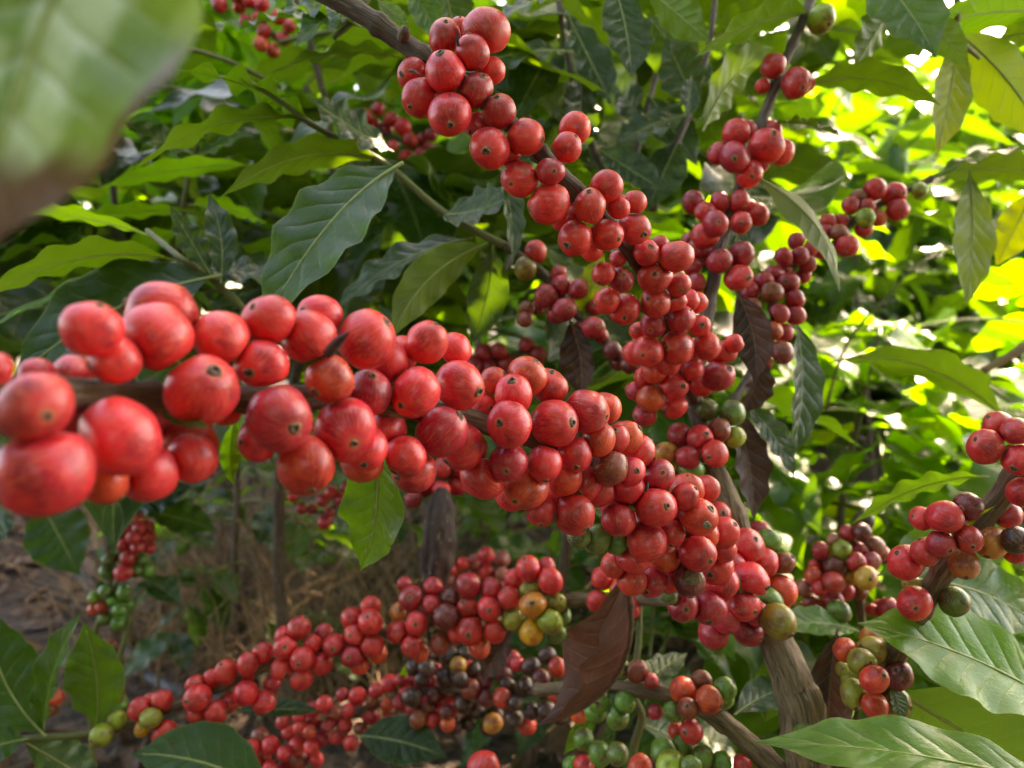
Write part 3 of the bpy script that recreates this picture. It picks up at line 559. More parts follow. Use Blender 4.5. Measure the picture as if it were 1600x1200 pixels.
# ------------------------------------------------------------------ low branch from the dead leaf to the corner
F_PATH = [(-30, 1160, .490), (60, 1153, .492), (130, 1148, .495), (185, 1138, .497), (260, 1110, .50), (340, 1075, .503), (430, 1035, .505), (520, 1006, .507), (610, 985, .507), (700, 962, .505), (800, 950, .50), (900, 937, .485), (1020, 935, .450), (1130, 955, .412), (1195, 985, .388)]
Fb = branch('coffee_branch', 'low slender branch of bright red cherries ending in a leafy green tip', 'coffee branch', F_PATH[3:], [.0026, .0028, .0030, .0032, .0034, .0034, .0036, .0038, .0038, .0040, .0044, .005], M_BARK, seed=9)
tube('green_tip', path_pts(F_PATH[:4]), [.0018, .0022, .0022, .0025], M_TWIG, Fb, n=8, seg=12, rough=.05, knots=.03)
F_DATA = '''219 1108 17 r .9;234 1093 10 r .3;253 1095 16 r .9;236 1122 16 l 1.6 238 1128;223 1138 13 y 1;257 1146 19 r 1.3;182 1125 15 l .7;159 1149 18 l 1.4 152 1150
306 1070 15 r .6;309 1091 21 r 1.7;307 1116 15 r 1.1;338 1112 18 r 1.4;332 1132 14 r .9;332 1060 13 r .2;353 1050 18 r .9;357 1098 15 r .6;387 1037 16 r .9;411 1021 16 r .7;384 1083 19 r 1.6;412 1096 18 r 1;388 1052 12 r .1;425 1068 13 c .4;467 982 18 r .9;444 995 15 r .6;446 1012 18 r 1.2;473 1030 19 r 1.8 471 1031;440 1045 17 r 1.4;471 1060 18 r 1.4;503 1037 16 r 1;488 1006 15 r 1.2;506 990 14 c .3;523 1008 18 r 1.4
551 1024 18 c 1.6 548 1022;562 1038 15 o .8;551 966 17 r .8;579 948 16 r .6;579 972 19 r 1.4;554 992 16 r 1.2;581 1008 18 r 1.5;590 1020 15 o .5;622 956 14 t .5;643 934 19 c 1;676 918 16 c .7;632 912 11 c .1;674 945 16 c 1.2;704 934 16 d .9;697 963 20 d 1.5;652 973 19 r 1.6;622 988 18 r 1.3;644 1008 17 r 1.3;656 1020 14 o .7;688 1005 17 b 1.1
733 915 19 c 1;768 922 17 c 1;730 949 16 r 1.3;764 951 18 r 1.5;734 984 21 r 1.7 733 986;714 990 16 r 1;772 986 18 r 1.5;749 1011 18 o 1.2;804 906 16 r .7;826 889 19 r 1;860 908 19 r 1;854 885 14 c .2;796 934 18 r 1.3;827 921 14 l 1.6 824 917;833 945 20 y 1.8 831 938;869 943 16 l 1.1;802 967 18 l 1.4;860 971 20 l 1.6;830 988 20 y 1.5;869 990 16 g .8;880 962 13 g .3;942 904 18 r 1;935 939 17 r 1.5;982 949 19 r .8;968 920 16 o .6;925 992 12 c .3'''
cherries(Fb, F_DATA, F_PATH, seed=18, tone=(1.0, .95, 1), calyx_from=16)
for b_, t_, hw, tn, fc, bd, kw in [
 ((66, 1145, .49), (-18, 940, .50), 58, 'm', (.25, .5, -1), (-22, 10, 0), dict(seed=71, wave=.10, fold=.25)),
 ((68, 1145, .492), (128, 955, .48), 36, 'm', (-.5, .4, -1), (-14, 0, 0), dict(seed=72, wave=.12, fold=.4)),
 ((150, 1137, .495), (130, 972, .475), 45, (.05, .11, .02, .3), (.2, .4, -1), (10, 0, 0), dict(seed=73, wave=.14, fold=.25)),
 ((40, 1155, .48), (-70, 1195, .46), 34, 'm', (0, .7, -.8), (0, -6, 0), dict(seed=74, wave=.1)),
 ((40, 1160, .50), (160, 1230, .52), 40, 's', (0, .9, -.5), (0, 0, 0), dict(seed=75, wave=.1)),
 ((420, 1235, .47), (205, 1178, .47), 60, (.032, .085, .022, .25), (0, .7, -.8), (0, -16, 0), dict(seed=76, wave=.04, fold=.1, nw=3)),
 ((368, 1112, .515), (505, 1112, .52), 20, 's', (0, 1, -.4), (0, -4, 0), dict(seed=77, wave=.06))]:
    leaf(Fb, b_, t_, hw, tn, fc, bd, **kw)

# ------------------------------------------------------------------ short branch with green cherries under the thick stem's foot
H_PATH = [(840, 1078, .460), (930, 1072, .435), (1000, 1076, .415), (1060, 1090, .402), (1120, 1122, .394), (1180, 1170, .388), (1250, 1235, .383)]
H = branch('coffee_branch', 'short brown branch with green and orange cherries below the folded dead leaf', 'coffee branch', H_PATH, [.0036, .0038, .004, .0042, .0046, .005, .0055], M_BARK, seed=10)
H_DATA = '''1068 1079 20 o 1.6;1108 1093 21 o 1.6 1124 1098;1096 1064 15 b .6;1076 1107 17 b 1.7;1052 1113 16 g 1.2;1080 1143 18 r 1.4;1058 1143 14 o .8;1133 1076 18 g .8;1130 1090 17 g .6;937 1095 18 g 1.3 932 1092;930 1112 17 g .9;965 1120 18 g 1.2;977 1097 16 g .9;967 1045 18 g 1.2 973 1047;996 1049 17 b .9;919 1072 18 r .8;912 1084 14 c .4;1024 1112 12 c .6;944 1045 13 g .5;1018 1064 12 c .5;965 1024 12 b .5;893 1100 15 g .4;905 1115 14 o .2
912 1155 16 g .4;937 1178 18 g .6;965 1178 17 g .9;1037 1176 21 g 1.2;1066 1168 18 g .8;1097 1184 18 g .9;1000 1200 19 o 1.2;912 1196 16 r .8;893 1198 15 g .8;1128 1192 16 g .5;1160 1196 15 r .6;1048 1196 22 l 1.6;755 1200 26 r 1;1080 1198 16 g 1.2'''
cherries(H, H_DATA, H_PATH, seed=21, tone=(1, 1, 1), calyx_from=17)
tube('green_shoot', [P(1000, 930, .46), P(998, 1000, .455), P(990, 1080, .45), P(1003, 1120, .45), P(990, 1170, .45), P(985, 1240, .45)], [.0014, .0020, .0022, .0024, .0026, .0028], M_TWIG, H, n=6, seg=10)
leaf(H, (990, 1085, .44), (1075, 1020, .50), 24, 's', (0, .9, -.5), (0, -6, 0), seed=81, wave=.1)
leaf(H, (1000, 1130, .45), (1090, 1175, .47), 30, (.03, .07, .03, .2), (.1, .8, -.7), (0, -4, 0), seed=82, wave=.1)
leaf(H, (930, 1100, .46), (880, 1180, .47), 16, 'm', (.2, .4, -1), (4, 0, 0), seed=83, wave=.1)
leaf(H, (1150, 1115, .42), (1250, 1070, .45), 30, (.025, .06, .03, .2), (0, .9, -.6), (0, -8, 0), seed=84, wave=.1)
leaf(H, (1230, 1010, .44), (1195, 1130, .46), 34, 's', (-.3, .4, -1), (0, 0, 0), seed=85, wave=.08)

# ------------------------------------------------------------------ darker, farther cherry branches
def scatter(path, n, rpx, spread, tones, seed):
    rnd = random.Random(seed); out = []; pts = []
    for _ in range(n * 30):
        if len(pts) >= n: break
        t = rnd.random() * (len(path) - 1); i = min(int(t), len(path) - 2); k = t - i; a, b = path[i], path[i + 1]
        x = a[0] + (b[0] - a[0]) * k + rnd.uniform(-1, 1) * spread; y = a[1] + (b[1] - a[1]) * k + rnd.uniform(-1, 1) * spread
        r = rpx * rnd.uniform(.8, 1.12)
        if all(math.hypot(x - q[0], y - q[1]) > .78 * (r + q[2]) for q in pts):
            pts.append((x, y, r)); out.append('%.1f %.1f %.1f %s %.2f' % (x, y, r, rnd.choice(tones), rnd.uniform(-.6, 1.7)))
    return ';'.join(out)
G_PATH = [(420, 1185, .620), (480, 1150, .620), (560, 1112, .620), (640, 1085, .615), (700, 1075, .61)]
G = branch('coffee_branch', 'shaded branch crowded with small crimson and orange cherries near the ground', 'coffee branch', G_PATH, .0028, M_BARKD, seed=11)
cherries(G, scatter(G_PATH, 52, 12.5, 32, 'rrrrcccobr', 4), G_PATH, seed=22, tone=(.95, .9, 1), calyx_from=99)
leaf(G, (560, 1150, .60), (700, 1185, .58), 40, 's', (0, .8, -.7), (0, -8, 0), seed=91, wave=.06)
leaf(G, (620, 1080, .62), (640, 1030, .60), 8, 'y', (.5, 0, -1), (0, 0, 0), seed=92, wave=.05, rib=False)
G2_PATH = [(690, 1075, .60), (740, 1085, .60), (790, 1085, .59), (850, 1080, .56), (900, 1075, .52)]
G2 = branch('coffee_branch', 'shaded branch end with blackened, dried and a few orange cherries beside the curled dead leaf', 'coffee branch', G2_PATH, .0028, M_BARKD, seed=12)
cherries(G2, scatter(G2_PATH[:4], 44, 13.5, 56, 'kkkkdbkkodr', 6) + ';716 1040 14 t .8;700 1130 13 o .9;770 1130 15 t .8;800 1030 14 c .9;870 1085 14 o .6', G2_PATH, seed=23, tone=(.9, .9, 1), calyx_from=99)
K_PATH = [(1335, 830, .520), (1330, 880, .520), (1343, 940, .520), (1350, 1010, .520), (1358, 1100, .520), (1370, 1250, .53)]
K = branch('coffee_branch', 'upright twig topped by a tight bunch of purple, orange and green cherries', 'coffee branch', K_PATH, .0026, M_BARK, seed=13)
K_DATA = '''1350 813 16 k .6;1325 833 13 c .8;1347 831 14 d .8;1302 843 11 p .6;1315 858 15 l 1.3;1343 863 15 c 1;1367 853 15 p .9;1343 847 11 p .7;1283 860 13 c .6;1305 884 17 d 1.5;1283 872 11 d .5;1272 883 9 r .8;1272 901 15 o 1.2;1303 910 17 r 1.7;1280 919 11 r 1.2;1338 878 15 r 1.3;1362 877 14 p 1;1328 901 14 t 1.5;1353 903 18 t 1.6 1351 900;1255 918 14 p .8;1302 938 16 c 1.4;1311 955 18 g 1.6;1267 940 13 b .5;1253 952 12 b .3;1273 957 12 c .6;1363 953 10 r .9;1388 953 17 c 1;1373 946 9 r .5;1320 925 14 c .5;1345 925 12 b .3;1290 890 12 c .3;1378 865 12 p .4;1290 945 12 b .3;1268 925 10 c .2'''
cherries(K, K_DATA, K_PATH, seed=24, tone=(.9, 1, 1), calyx_from=17)
leaf(K, (1340, 985, .50), (1205, 985, .46), 30, (.045, .14, .02, .4), (0, .8, -.6), (0, -12, 0), seed=93, wave=.06)
leaf(K, (1350, 1000, .52), (1290, 1150, .53), 40, (.03, .07, .035, .2), (-.4, .5, -1), (0, 0, 0), seed=94, wave=.06)
L_PATH = [(222, 800, .880), (205, 850, .880), (180, 915, .880), (150, 985, .89), (140, 1080, .90), (150, 1250, .92)]
Lb = branch('coffee_branch', 'small shaded shoot with a red cherry bunch above green bunches', 'coffee branch', L_PATH, .0030, M_TWIG, seed=14)
L_DATA = '216 812 11 o 1;186 836 9 r .8;199 829 10 r 1;232 824 10 r 1;217 827 10 r 1.3;193 851 10 r 1.2;208 840 10 r 1.4;225 840 10 r 1.2;236 840 9 r .7;216 855 10 r 1.4;234 857 10 r 1;200 872 12 r 1.4;193 895 13 r 1.4'
L_DATA += ';171 874 11 g .9;219 876 11 g .9;167 894 12 g 1;230 893 11 g .9;212 892 10 g 1;185 868 10 g .5;148 934 10 l .8;165 924 11 g 1;193 926 11 g 1;159 949 10 o 1.2;146 952 9 o .9;187 953 11 g 1.2;165 966 11 g 1;186 973 12 g 1;199 945 11 g .8;178 938 10 g .6;75 1105 15 b .6;88 1090 12 o .4;180 1066 13 b .7;178 1090 14 b .8;172 1010 11 b .3;186 1098 12 g .2;15 1130 13 r .6;8 1115 12 r .4'
cherries(Lb, L_DATA, L_PATH, seed=25, tone=(.8, .9, 1), calyx_from=99)
tube('green_shoot', [P(240, 910, .90), P(212, 935, .885), P(195, 1000, .88), P(178, 1060, .89)], [.0016, .003, .0034, .0038], M_TWIG, Lb, n=6, seg=10)
for b_, t_, hw, tn, fc, bd, kw in [((62, 780, .8), (125, 900, .78), 48, 'm', (.1, .5, -1), (0, 0, 0), dict(seed=95, wave=.08)), ((225, 905, .88), (285, 945, .84), 20, 'm', (.1, .8, -.8), (0, -4, 0), dict(seed=96)), ((200, 800, .88), (300, 760, .9), 36, 's', (.1, .8, -.8), (0, -4, 0), dict(seed=97)), ((230, 800, .88), (340, 830, .9), 32, 'm', (.1, .9, -.8), (0, -4, 0), dict(seed=98)), ((20, 770, .8), (-40, 850, .8), 44, 'm', (.1, .5, -1), (0, 0, 0), dict(seed=99))]:
    leaf(Lb, b_, t_, hw, tn, fc, bd, **kw)
def tiny_bunch(label, path, n, r, spread, tones, seed, tone=(1, 1, 1), loc=None):
    t = branch('coffee_branch', label, 'coffee branch', path, .0026, M_BARKD, seed=seed)
    cherries(t, scatter(path, n, r, spread, tones, seed), path, seed=seed, tone=tone, calyx_from=99); return t
tiny_bunch('blurred twig of red cherries seen beneath the overhanging dark leaves near the top twig', [(570, 190, .95), (615, 215, .95), (660, 235, .95)], 17, 11, 26, 'rrrc', 31)
tiny_bunch('blurred red cherry bunch at the upper edge between blurred leaf and dark twig', [(360, -10, .95), (395, 10, .95), (430, 60, .95)], 16, 11, 26, 'rro', 32)
tiny_bunch('red cherries on a small twig just above the hanging brown leaf under the front branch', [(640, 770, .62), (680, 755, .62), (710, 735, .62)], 9, 16, 20, 'rrrc', 33)
tiny_bunch('row of dark red blurred cherries peeping over the middle of the front branch', [(740, 570, .78), (785, 560, .78), (830, 545, .78)], 11, 16, 15, 'ccdc', 34)
tiny_bunch('pinkish blurred cherries above the lower branch next to the hanging brown leaf', [(700, 890, .8), (745, 880, .8), (790, 905, .8)], 14, 12, 22, 'prp', 35)
tiny_bunch('faint blurred red cherries under the big shiny leaf, left of the middle', [(470, 470, 1.1), (530, 455, 1.1), (590, 440, 1.1)], 12, 10, 26, 'rrp', 36)
tiny_bunch('red cherries half seen through the gap below the wavy olive leaf', [(620, 300, 1.1), (660, 320, 1.1), (700, 310, 1.1)], 10, 11, 26, 'rro', 37)
tiny_bunch('blurred red cherries low behind the hanging green leaf', [(460, 790, 1.0), (510, 800, 1.0), (540, 770, 1.0)], 10, 10, 22, 'rrc', 38)

# ------------------------------------------------------------------ single leaves
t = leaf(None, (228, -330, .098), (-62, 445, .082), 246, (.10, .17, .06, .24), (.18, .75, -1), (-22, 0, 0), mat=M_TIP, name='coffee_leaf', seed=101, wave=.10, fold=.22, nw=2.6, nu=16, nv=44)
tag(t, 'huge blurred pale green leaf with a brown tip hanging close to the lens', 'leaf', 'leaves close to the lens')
def dead(label, *a, **kw):
    o = leaf(None, *a, mat=M_DRY, name='dead_leaf', **kw); tag(o, label, 'dead leaf', 'dead brown leaves hanging in the plant'); return o
DB = (.115, .047, .036, .12); DD = (.045, .022, .020, .08)
dead('large folded brown dead leaf with pale veins dangling below the red cherries', (975, 885, .392), (836, 1136, .400), 102, DB, (-1, .45, -.30), (62, 40, 0), seed=111, fold=1.22, wave=.07, nw=3, twist=.25, nv=36)
o = tube('dead_leaf', path_pts([(691, 762, .60), (689, 790, .60), (686, 840, .597), (682, 885, .60), (680, 925, .603)]), [.004, .0105, .0125, .0125, .007], M_ROLL, n=8, seg=28, rough=.22, seed=9)
tag(o, 'dark rolled dead leaf hanging like a cigar under the big red cherries', 'dead leaf', 'dead brown leaves hanging in the plant')
dead('crinkled dark brown dead leaf beside the crimson cherries left of the upright stem', (890, 500, .45), (905, 625, .45), 34, DD, (-.5, 0, -1), (10, 0, 0), seed=113, fold=.7, wave=.12)
dead('pointed purple brown dead leaf hanging between the upright stem and the dull red branch', (1150, 455, .425), (1178, 600, .42), 34, DD, (-.4, .1, -1), (14, 0, 0), seed=114, fold=.6, wave=.09)
dead('crumpled dark dead leaf just above the green cherries on the stem', (1195, 560, .43), (1160, 650, .43), 30, DD, (.5, .3, -1), (0, 0, 0), seed=115, fold=.7, wave=.14)
dead('wavy brown dead leaf clinging behind the upright stem under the pale green gap', (1150, 640, .43), (1178, 815, .43), 36, DD, (.4, .1, -1), (6, 0, 0), seed=116, fold=.45, wave=.12)
dead('long dark dead leaf standing between the thick stem foot and the pale branch', (1308, 985, .43), (1296, 1180, .42), 44, DD, (-.3, .2, -1), (-6, 0, 0), seed=117, fold=.8, wave=.12)
dead('small dark dead leaf hanging under the lower branch next to the yellow cherries', (800, 985, .52), (752, 1062, .53), 26, DD, (-.3, .4, -1), (0, 0, 0), seed=118, fold=.5, wave=.2)

# ------------------------------------------------------------------ leafy shoots without cherries
def shoot(label, twig, rad, leaves, mat=M_TWIG, seed=0):
    t = empty('leafy_shoot', P(*twig[0])); tag(t, label, 'leafy shoot', 'leafy coffee shoots'); tube('twig', path_pts(twig), [rad * (1 - .5 * i / len(twig)) for i in range(len(twig))], mat, t, n=6, seg=10, rough=.1, knots=.03)
    for i, (b_, t_, hw, tn, fc, bd, wv) in enumerate(leaves): leaf(t, b_, t_, hw, tn, fc, bd, seed=seed + i, wave=wv, fold=.15 + .02 * (i % 4))
    return t
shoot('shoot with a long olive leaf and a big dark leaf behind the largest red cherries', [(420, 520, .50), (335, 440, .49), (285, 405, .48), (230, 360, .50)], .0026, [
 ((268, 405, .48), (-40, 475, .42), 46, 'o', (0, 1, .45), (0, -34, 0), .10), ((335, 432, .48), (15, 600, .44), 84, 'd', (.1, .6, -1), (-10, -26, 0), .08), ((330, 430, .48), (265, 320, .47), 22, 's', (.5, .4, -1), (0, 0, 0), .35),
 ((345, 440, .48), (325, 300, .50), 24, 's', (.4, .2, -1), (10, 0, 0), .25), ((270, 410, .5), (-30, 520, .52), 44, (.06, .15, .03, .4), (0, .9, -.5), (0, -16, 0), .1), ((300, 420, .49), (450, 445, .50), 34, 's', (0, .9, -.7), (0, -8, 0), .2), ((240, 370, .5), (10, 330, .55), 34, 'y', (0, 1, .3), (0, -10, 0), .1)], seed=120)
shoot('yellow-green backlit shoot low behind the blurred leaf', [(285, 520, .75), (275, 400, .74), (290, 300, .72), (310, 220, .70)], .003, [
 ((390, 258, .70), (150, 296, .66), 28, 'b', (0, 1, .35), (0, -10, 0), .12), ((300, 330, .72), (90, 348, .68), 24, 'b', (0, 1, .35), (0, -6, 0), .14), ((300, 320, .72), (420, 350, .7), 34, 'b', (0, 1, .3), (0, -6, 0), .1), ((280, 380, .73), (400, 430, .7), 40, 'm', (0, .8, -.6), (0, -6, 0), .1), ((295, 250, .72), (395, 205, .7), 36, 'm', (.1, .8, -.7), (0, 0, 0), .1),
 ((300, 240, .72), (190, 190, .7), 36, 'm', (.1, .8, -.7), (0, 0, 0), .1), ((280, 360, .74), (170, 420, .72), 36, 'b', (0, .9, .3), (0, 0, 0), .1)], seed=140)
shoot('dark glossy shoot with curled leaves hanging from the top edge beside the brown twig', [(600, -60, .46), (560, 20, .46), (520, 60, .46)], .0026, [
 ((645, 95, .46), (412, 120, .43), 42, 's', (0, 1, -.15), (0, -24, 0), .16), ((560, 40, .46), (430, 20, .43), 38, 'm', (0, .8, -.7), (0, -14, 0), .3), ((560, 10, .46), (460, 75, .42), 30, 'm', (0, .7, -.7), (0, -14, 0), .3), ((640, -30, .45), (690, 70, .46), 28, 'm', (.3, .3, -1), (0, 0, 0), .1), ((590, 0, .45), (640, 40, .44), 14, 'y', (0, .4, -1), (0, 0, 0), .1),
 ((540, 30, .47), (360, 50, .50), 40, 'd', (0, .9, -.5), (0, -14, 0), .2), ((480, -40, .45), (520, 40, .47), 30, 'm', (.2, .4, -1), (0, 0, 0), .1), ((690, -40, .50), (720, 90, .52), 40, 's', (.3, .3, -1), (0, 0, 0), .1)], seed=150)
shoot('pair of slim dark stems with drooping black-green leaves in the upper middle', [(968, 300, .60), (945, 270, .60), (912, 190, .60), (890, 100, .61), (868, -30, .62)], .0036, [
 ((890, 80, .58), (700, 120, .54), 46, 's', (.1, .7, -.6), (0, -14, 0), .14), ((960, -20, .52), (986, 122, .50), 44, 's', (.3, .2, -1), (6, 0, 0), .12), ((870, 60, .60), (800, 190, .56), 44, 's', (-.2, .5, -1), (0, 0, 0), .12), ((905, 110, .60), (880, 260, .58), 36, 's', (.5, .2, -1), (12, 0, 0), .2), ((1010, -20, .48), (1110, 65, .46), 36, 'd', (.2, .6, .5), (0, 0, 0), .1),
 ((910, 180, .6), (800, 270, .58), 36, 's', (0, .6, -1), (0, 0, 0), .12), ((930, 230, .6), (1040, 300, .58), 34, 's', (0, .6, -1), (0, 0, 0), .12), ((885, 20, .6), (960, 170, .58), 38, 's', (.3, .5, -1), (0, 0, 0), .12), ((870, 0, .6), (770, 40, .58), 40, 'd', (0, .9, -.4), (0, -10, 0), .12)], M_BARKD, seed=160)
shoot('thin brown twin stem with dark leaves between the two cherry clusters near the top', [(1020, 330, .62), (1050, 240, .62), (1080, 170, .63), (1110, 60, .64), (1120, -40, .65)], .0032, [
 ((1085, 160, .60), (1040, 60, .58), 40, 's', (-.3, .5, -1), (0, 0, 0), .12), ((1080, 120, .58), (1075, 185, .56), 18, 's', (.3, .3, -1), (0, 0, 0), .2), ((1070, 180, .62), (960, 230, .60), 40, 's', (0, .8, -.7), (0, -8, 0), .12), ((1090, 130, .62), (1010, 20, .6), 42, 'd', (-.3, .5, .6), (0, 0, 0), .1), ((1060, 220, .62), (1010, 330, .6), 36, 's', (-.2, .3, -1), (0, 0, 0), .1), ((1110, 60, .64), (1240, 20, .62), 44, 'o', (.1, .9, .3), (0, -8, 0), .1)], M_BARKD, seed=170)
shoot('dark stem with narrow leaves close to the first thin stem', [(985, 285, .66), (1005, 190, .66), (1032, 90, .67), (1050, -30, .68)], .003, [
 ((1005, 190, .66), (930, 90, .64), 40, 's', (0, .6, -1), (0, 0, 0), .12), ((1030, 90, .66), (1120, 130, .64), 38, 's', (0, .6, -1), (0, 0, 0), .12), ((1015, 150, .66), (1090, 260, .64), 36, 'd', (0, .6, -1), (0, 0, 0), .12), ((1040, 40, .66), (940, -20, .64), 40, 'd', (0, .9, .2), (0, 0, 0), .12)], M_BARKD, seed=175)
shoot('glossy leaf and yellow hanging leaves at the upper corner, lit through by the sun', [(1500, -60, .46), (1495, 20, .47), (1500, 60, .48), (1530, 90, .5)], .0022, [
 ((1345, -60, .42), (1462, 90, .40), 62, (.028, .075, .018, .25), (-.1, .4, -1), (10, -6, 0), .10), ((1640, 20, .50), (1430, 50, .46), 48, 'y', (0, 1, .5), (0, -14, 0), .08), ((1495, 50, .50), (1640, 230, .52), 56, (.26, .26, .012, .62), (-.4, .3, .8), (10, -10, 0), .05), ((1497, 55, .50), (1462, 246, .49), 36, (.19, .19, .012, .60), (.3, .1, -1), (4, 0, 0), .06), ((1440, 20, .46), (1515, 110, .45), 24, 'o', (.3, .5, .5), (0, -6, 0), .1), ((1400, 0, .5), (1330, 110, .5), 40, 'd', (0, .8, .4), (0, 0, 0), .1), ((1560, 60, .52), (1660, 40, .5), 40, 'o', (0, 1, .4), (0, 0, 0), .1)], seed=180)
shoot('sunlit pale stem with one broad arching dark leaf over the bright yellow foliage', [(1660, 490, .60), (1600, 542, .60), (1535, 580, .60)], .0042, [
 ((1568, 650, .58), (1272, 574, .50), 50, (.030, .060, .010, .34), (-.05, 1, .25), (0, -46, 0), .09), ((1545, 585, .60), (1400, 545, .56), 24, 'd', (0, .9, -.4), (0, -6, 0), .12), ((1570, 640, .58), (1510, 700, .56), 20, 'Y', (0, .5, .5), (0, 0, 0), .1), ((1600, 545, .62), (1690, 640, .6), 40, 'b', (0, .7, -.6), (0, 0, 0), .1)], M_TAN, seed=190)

# ------------------------------------------------------------------ bushes behind
def unit_leaf(seed):
    V, UV, FA, ribs = leaf_geo(Vector((0, 0, 0)), Vector((0, .5, .09)), Vector((0, 1, -.06)), .22, Vector((0, 0, 1)), fold=.2, wave=.16, nw=3.2, seed=seed, nu=6, nv=22, twist=random.Random(seed).uniform(-.5, .5))
    return mesh('leaf', V, FA, M_LEAF, UV)
UL = [unit_leaf(200 + s) for s in range(8)]
def orient(d, n):
    y = d.normalized(); z = (n - y * n.dot(y)); z = z.normalized() if z.length > 1e-4 else y.orthogonal().normalized(); x = y.cross(z)
    return Matrix((x, y, z)).transposed()
def lateral(t, p0, az, L, rise, droop, pairs, ll, tones, rnd, twig=M_TWIG, r=.003, cap=100):
    d = Vector((math.cos(az), math.sin(az), 0)); pts = [p0 + d * L * k / 5 + Vector((0, 0, rise * k / 5 - droop * (k / 5) ** 2)) for k in range(6)]
    tube('branch', pts, [r * (1 - .12 * k) for k in range(6)], twig, t, n=3, seg=7)
    side = Vector((-d.y, d.x, 0)); made = 0
    for k in range(pairs):
        q = .18 + .82 * (k + 1) / pairs; i = min(int(q * 5), 4); f = q * 5 - i; c = pts[i].lerp(pts[i + 1], f)
        for s in (-1, 1):
            if len([1 for x in t.children]) >= cap + 12: return
            dd = d * rnd.uniform(.3, .9) + side * s * rnd.uniform(.6, 1) + Vector((0, 0, rnd.uniform(-.75, .15)))
            nn = Vector((rnd.gauss(0, .35), rnd.gauss(0, .35), 1))
            tn = GREEN[rnd.choice(tones)]; j = rnd.uniform(.75, 1.25)
            o = link('leaf', rnd.choice(UL), t, wloc=c, color=(tn[0] * j, tn[1] * j, tn[2] * j, tn[3]))
            o.rotation_euler = orient(dd, nn).to_euler(); l = ll * rnd.uniform(.7, 1.15); o.scale = (l * rnd.uniform(.9, 1.15), l, l)
def bush(label, x, y, h, nl, L, pairs, ll, tones, seed, z0=.1, group='coffee bushes standing behind', red=0):
    rnd = random.Random(seed); t = empty('coffee_bush', (x, y, 0)); tag(t, label, 'coffee bush', group)
    tube('stem', [Vector((x, y, -.03)), Vector((x + rnd.uniform(-.07, .07), y, h * .4)), Vector((x + rnd.uniform(-.09, .09), y + .03, h * .75)), Vector((x, y, h))], [.009, .007, .005, .002], M_BARKD, t, n=4, seg=9, rough=.1)
    for i in range(nl):
        z = z0 + (h - z0) * (i + .7) / nl; lateral(t, Vector((x, y, z)), i * 2.4 + rnd.uniform(-.4, .4), L * rnd.uniform(.7, 1.1), L * .3, L * .55, pairs, ll, tones, rnd)
    return t
def at(u, Z): p = P(u, 600, Z); return p.x, p.y
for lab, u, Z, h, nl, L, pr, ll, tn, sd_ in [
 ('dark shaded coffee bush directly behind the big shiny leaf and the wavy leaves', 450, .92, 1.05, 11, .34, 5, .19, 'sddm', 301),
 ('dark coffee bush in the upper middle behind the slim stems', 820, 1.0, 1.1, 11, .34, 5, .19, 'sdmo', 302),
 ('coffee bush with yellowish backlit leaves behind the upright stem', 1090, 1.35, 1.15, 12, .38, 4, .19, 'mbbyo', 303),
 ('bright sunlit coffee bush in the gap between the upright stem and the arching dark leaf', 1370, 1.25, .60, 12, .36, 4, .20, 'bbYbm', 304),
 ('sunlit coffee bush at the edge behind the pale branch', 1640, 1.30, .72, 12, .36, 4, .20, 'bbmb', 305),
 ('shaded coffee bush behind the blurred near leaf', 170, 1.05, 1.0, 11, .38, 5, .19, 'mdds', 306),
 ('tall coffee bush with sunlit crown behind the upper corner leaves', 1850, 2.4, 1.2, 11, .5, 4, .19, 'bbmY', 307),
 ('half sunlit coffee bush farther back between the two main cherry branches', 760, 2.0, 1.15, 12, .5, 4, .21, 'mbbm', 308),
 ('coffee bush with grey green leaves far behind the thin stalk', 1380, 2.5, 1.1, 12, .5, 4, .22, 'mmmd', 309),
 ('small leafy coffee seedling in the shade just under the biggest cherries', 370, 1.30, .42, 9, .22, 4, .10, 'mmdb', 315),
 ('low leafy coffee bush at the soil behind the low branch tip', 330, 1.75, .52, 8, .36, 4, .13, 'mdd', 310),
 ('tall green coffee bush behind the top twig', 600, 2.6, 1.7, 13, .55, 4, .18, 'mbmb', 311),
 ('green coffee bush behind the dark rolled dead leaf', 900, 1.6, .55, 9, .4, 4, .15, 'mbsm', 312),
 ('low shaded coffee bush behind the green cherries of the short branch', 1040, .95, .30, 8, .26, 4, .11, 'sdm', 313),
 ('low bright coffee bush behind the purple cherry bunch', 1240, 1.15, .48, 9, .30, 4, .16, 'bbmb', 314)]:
    x, y = at(u, Z); bush(lab, x, y, h, nl, L, pr, ll, tn, sd_, z0={301: .50, 302: .5, 306: .64}.get(sd_, .1))
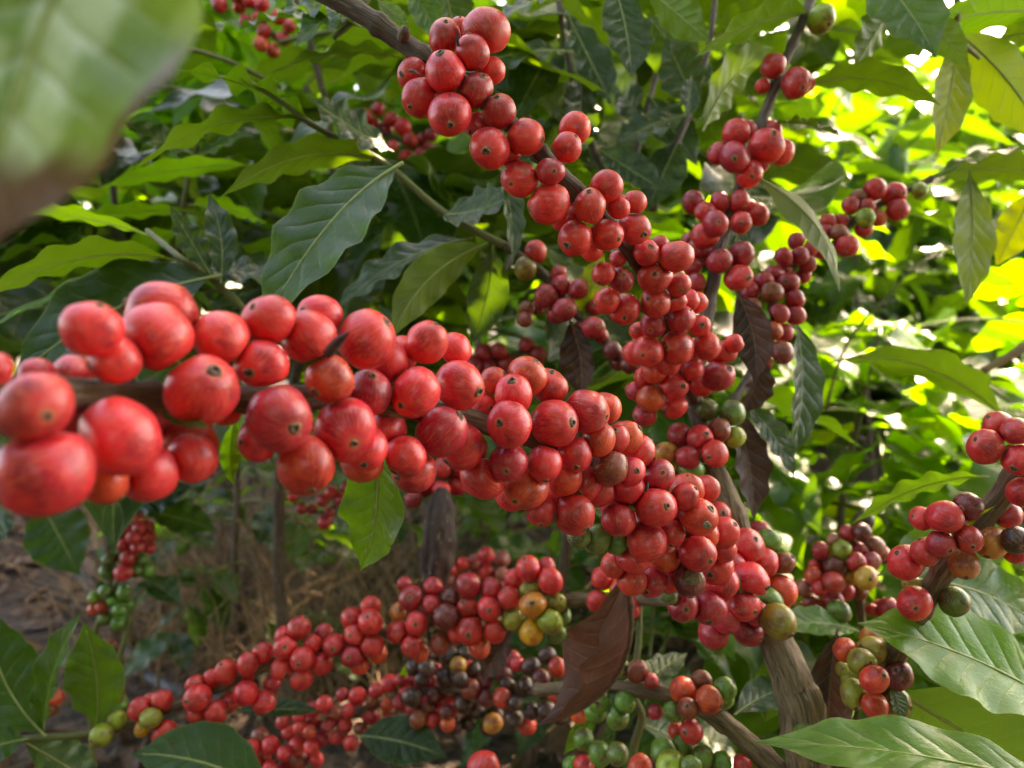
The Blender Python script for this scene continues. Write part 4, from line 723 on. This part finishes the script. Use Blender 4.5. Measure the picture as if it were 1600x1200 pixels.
def far_bush(label, x, y, h, wd, n, tn, seed):
    rnd = random.Random(seed); t = empty('coffee_tree', (x, y, 0)); tag(t, label, 'coffee tree', 'coffee trees of the far rows')
    tube('trunk', [Vector((x, y, -.05)), Vector((x, y, h * .5)), Vector((x + .05, y, h * .9))], [.04, .025, .01], M_BARKD, t, n=3, seg=8)
    V = []; FA = []; UV = []; base, buv, bf, _ = leaf_geo(Vector((0, 0, 0)), Vector((0, .5, .12)), Vector((0, 1, -.08)), .21, Vector((0, 0, 1)), seed=seed, nu=2, nv=5)
    cl = [(Vector((rnd.gauss(0, wd * .38), rnd.gauss(0, wd * .38), h * (.12 + .86 * rnd.random() ** .8))), rnd.uniform(.12, .3)) for _ in range(26)]
    for _ in range(n):
        c, s = rnd.choice(cl); p = c + Vector((rnd.gauss(0, s), rnd.gauss(0, s), rnd.gauss(0, s * .6)))
        if p.z < .05: continue
        m = orient(Vector((rnd.gauss(0, 1), rnd.gauss(0, 1), rnd.gauss(-.4, .4))), Vector((rnd.gauss(0, .4), rnd.gauss(0, .4), 1))); l = rnd.uniform(.18, .32); k = len(V)
        V += [p + m @ (q * l) for q in base]; UV += buv; FA += [tuple(i + k for i in f) for f in bf]
    c = GREEN[tn]; o = link('crown', mesh('crown', V, FA, M_LEAF, UV), t, loc=(0, 0, 0), color=c)
i = 0
for row, (yy, hh) in enumerate(((3.6, 2.5), (5.2, 3.3), (7.5, 4.4))):
    for k in range(-5 - row, 6 + row):
        rn = random.Random(i * 5 + 1); far_bush('leafy coffee tree standing in a far blurred row between the gaps of the near plants', k * .95 + rn.uniform(-.2, .2) + .1, yy + rn.uniform(-.4, .4), hh * rn.uniform(.8, 1.15) * ((.58, .66, .74)[row] if k > 0 else 1), 1.15, 750, rn.choice('mbmbm'), 400 + i); i += 1

# ------------------------------------------------------------------ unseen branches added over the frame to keep the sun off the near cherries
def added_canopy(label, c, seed, L=.55, n=8):
    rnd = random.Random(seed); t = empty('overhanging_branch', c); tag(t, label, 'branch', 'leafy branches overhead')
    for k in range(n): lateral(t, Vector(c) + Vector((rnd.uniform(-.25, .25), rnd.uniform(-.25, .25), rnd.uniform(-.12, .12))), k * 6.28 / n + rnd.uniform(-.3, .3), L * rnd.uniform(.7, 1.1), .08, .14, 6, .17, 'mmdo', rnd)
for k, (x, y, z) in enumerate(((.44, .95, 1.38), (.68, 1.02, 1.30), (.12, .95, 1.38), (.62, 1.25, 1.55), (.28, 1.22, 1.50), (-.22, 1.05, 1.40))):
    added_canopy(['leafy branch overhead shading the middle of the cherry branches', 'leafy branch overhead shading the upright stem', 'leafy branch overhead shading the nearest cherries', 'higher leafy branch above the upright stem', 'higher leafy branch above the top twig', 'leafy branch overhead above the blurred leaf'][k], (x, y, z), 500 + k)

for k in range(6): far_bush('coffee tree of the next row, on the other side of the path', -2.4 + k * .95, -1.25 + .15 * (k % 2), 2.1, 1.0, 700, 'm', 460 + k)  # unseen row added behind the camera, blocks low sky light for contrast
# ------------------------------------------------------------------ tall trees added for shade, their crowns unseen above the frame
def added_shade_tree(label, x, y, h, cr, n, seed):
    rnd = random.Random(seed); t = empty('shade_tree', (x, y, 0)); tag(t, label, 'tree', 'tall shade trees')
    tube('trunk', [Vector((x, y, -.1)), Vector((x + .1, y, h * .4)), Vector((x - .05, y, h * .8)), Vector((x, y, h))], [.10, .085, .07, .03], M_BARK, t, n=5, seg=14, rough=.15)
    V = []; FA = []; UV = []; base, buv, bf, _ = leaf_geo(Vector((0, 0, 0)), Vector((0, .5, .12)), Vector((0, 1, -.08)), .25, Vector((0, 0, 1)), seed=seed, nu=2, nv=4)
    cl = [(Vector((rnd.gauss(0, cr * .45), rnd.gauss(0, cr * .45), h + rnd.gauss(.2, .45))), rnd.uniform(.25, .5)) for _ in range(45)]
    for _ in range(n):
        c, q = rnd.choice(cl); p = c + Vector((rnd.gauss(0, q), rnd.gauss(0, q), rnd.gauss(0, q * .5)))
        m = orient(Vector((rnd.gauss(0, 1), rnd.gauss(0, 1), rnd.gauss(-.3, .4))), Vector((rnd.gauss(0, .4), rnd.gauss(0, .4), 1))); l = rnd.uniform(.18, .32); k = len(V)
        V += [p + m @ (v * l) for v in base]; UV += buv; FA += [tuple(i + k for i in f) for f in bf]
    link('crown', mesh('crown', V, FA, M_LEAF, UV), t, loc=(0, 0, 0), color=GREEN['m'])
added_shade_tree('tall shade tree whose crown shades the plants behind the blurred leaf', 2.1, 6.0, 5.3, 1.7, 1500, 601)
added_shade_tree('tall shade tree with a crown over the middle rows', -.9, 7.2, 6.0, 1.7, 2200, 602)
added_shade_tree('tall shade tree standing beside the sunlit gap', 1.0, 7.6, 5.6, 2.0, 1600, 603)

# ------------------------------------------------------------------ litter, dry grass, hose, stalk
def litter():
    rnd = random.Random(77); V = []; FA = []; UV = []
    for _ in range(5200):
        x, y = rnd.uniform(-2.2, 1.2), rnd.uniform(.7, 4.2); z = .05 * noise.noise(Vector((x * .9, y * .9, 0))) + .03 * noise.noise(Vector((x * 4, y * 4, 3.))) + rnd.uniform(.004, .03)
        g, uv, f, _ = leaf_geo(Vector((0, 0, 0)), Vector((0, .5, rnd.uniform(-.2, .3))), Vector((0, 1, 0)), .22, Vector((0, 0, 1)), fold=rnd.uniform(-.6, .8), seed=rnd.randrange(40), nu=2, nv=4)
        m = orient(Vector((rnd.gauss(0, 1), rnd.gauss(0, 1), rnd.gauss(0, .3))), Vector((rnd.gauss(0, .6), rnd.gauss(0, .6), 1))); l = rnd.uniform(.025, .095); k = len(V)
        V += [Vector((x, y, z)) + m @ (q * l) for q in g]; UV += uv; FA += [tuple(a + k for a in q) for q in f]
    tag(link('leaf_litter', mesh('leaf_litter', V, FA, M_DRY, UV), color=(.16, .085, .055, .1)), 'brown dead leaf litter and bark crumbs on the dark soil', 'leaf litter', kind='stuff')
litter()
def straw():
    rnd = random.Random(5); V = []; FA = []
    for _ in range(1000):
        g = on_ground(rnd.gauss(430, 150), rnd.uniform(860, 1120)); g += Vector((rnd.gauss(0, .03), rnd.gauss(0, .05), 0)); h = rnd.uniform(.08, .42); lean = Vector((rnd.gauss(0, .35), rnd.gauss(0, .3), 1)); wd = rnd.uniform(.0010, .0028); a = rnd.random() * 6.28; s = Vector((math.cos(a), math.sin(a), 0)) * wd; n = Vector((-s.y, s.x, 0))
        k = len(V); bend = Vector((rnd.gauss(0, .16), rnd.gauss(0, .16), -abs(rnd.gauss(0, .12))))
        for j in range(5):
            t = j / 4; c = g + lean * h * t + bend * t * t; q = 1 - .7 * t; V += [c - s * q, c + s * q, c + n * q * .8]
        for j in range(4):
            for e in range(3): FA.append((k + 3 * j + e, k + 3 * j + (e + 1) % 3, k + 3 * j + 3 + (e + 1) % 3, k + 3 * j + 3 + e))
    tag(link('dry_grass', mesh('dry_grass', V, FA, M_STRAW)), 'tangled straw coloured dry grass on the ground behind the low branch', 'dry grass', kind='stuff')
straw()
hp = [on_ground(u, v) + Vector((0, 0, .02)) for u, v in ((60, 830), (120, 900), (165, 975), (205, 1040), (250, 1085), (330, 1110), (450, 1120))]
tag(tube('irrigation_hose', hp, [.011] * len(hp), M_HOSE, n=8, seg=12), 'dark grey hose curving across the soil behind the low branch tip', 'hose')
tag(tube('grass_stalk', [P(1290, 640, .95), P(1322, 540, .93), P(1380, 470, .92), P(1450, 405, .90), P(1610, 335, .88)], [.0022, .0020, .0017, .0014, .0008], M_TWIG, n=6, seg=8), 'thin pale stalk slanting across the sunlit gap under the yellow leaf', 'stalk')
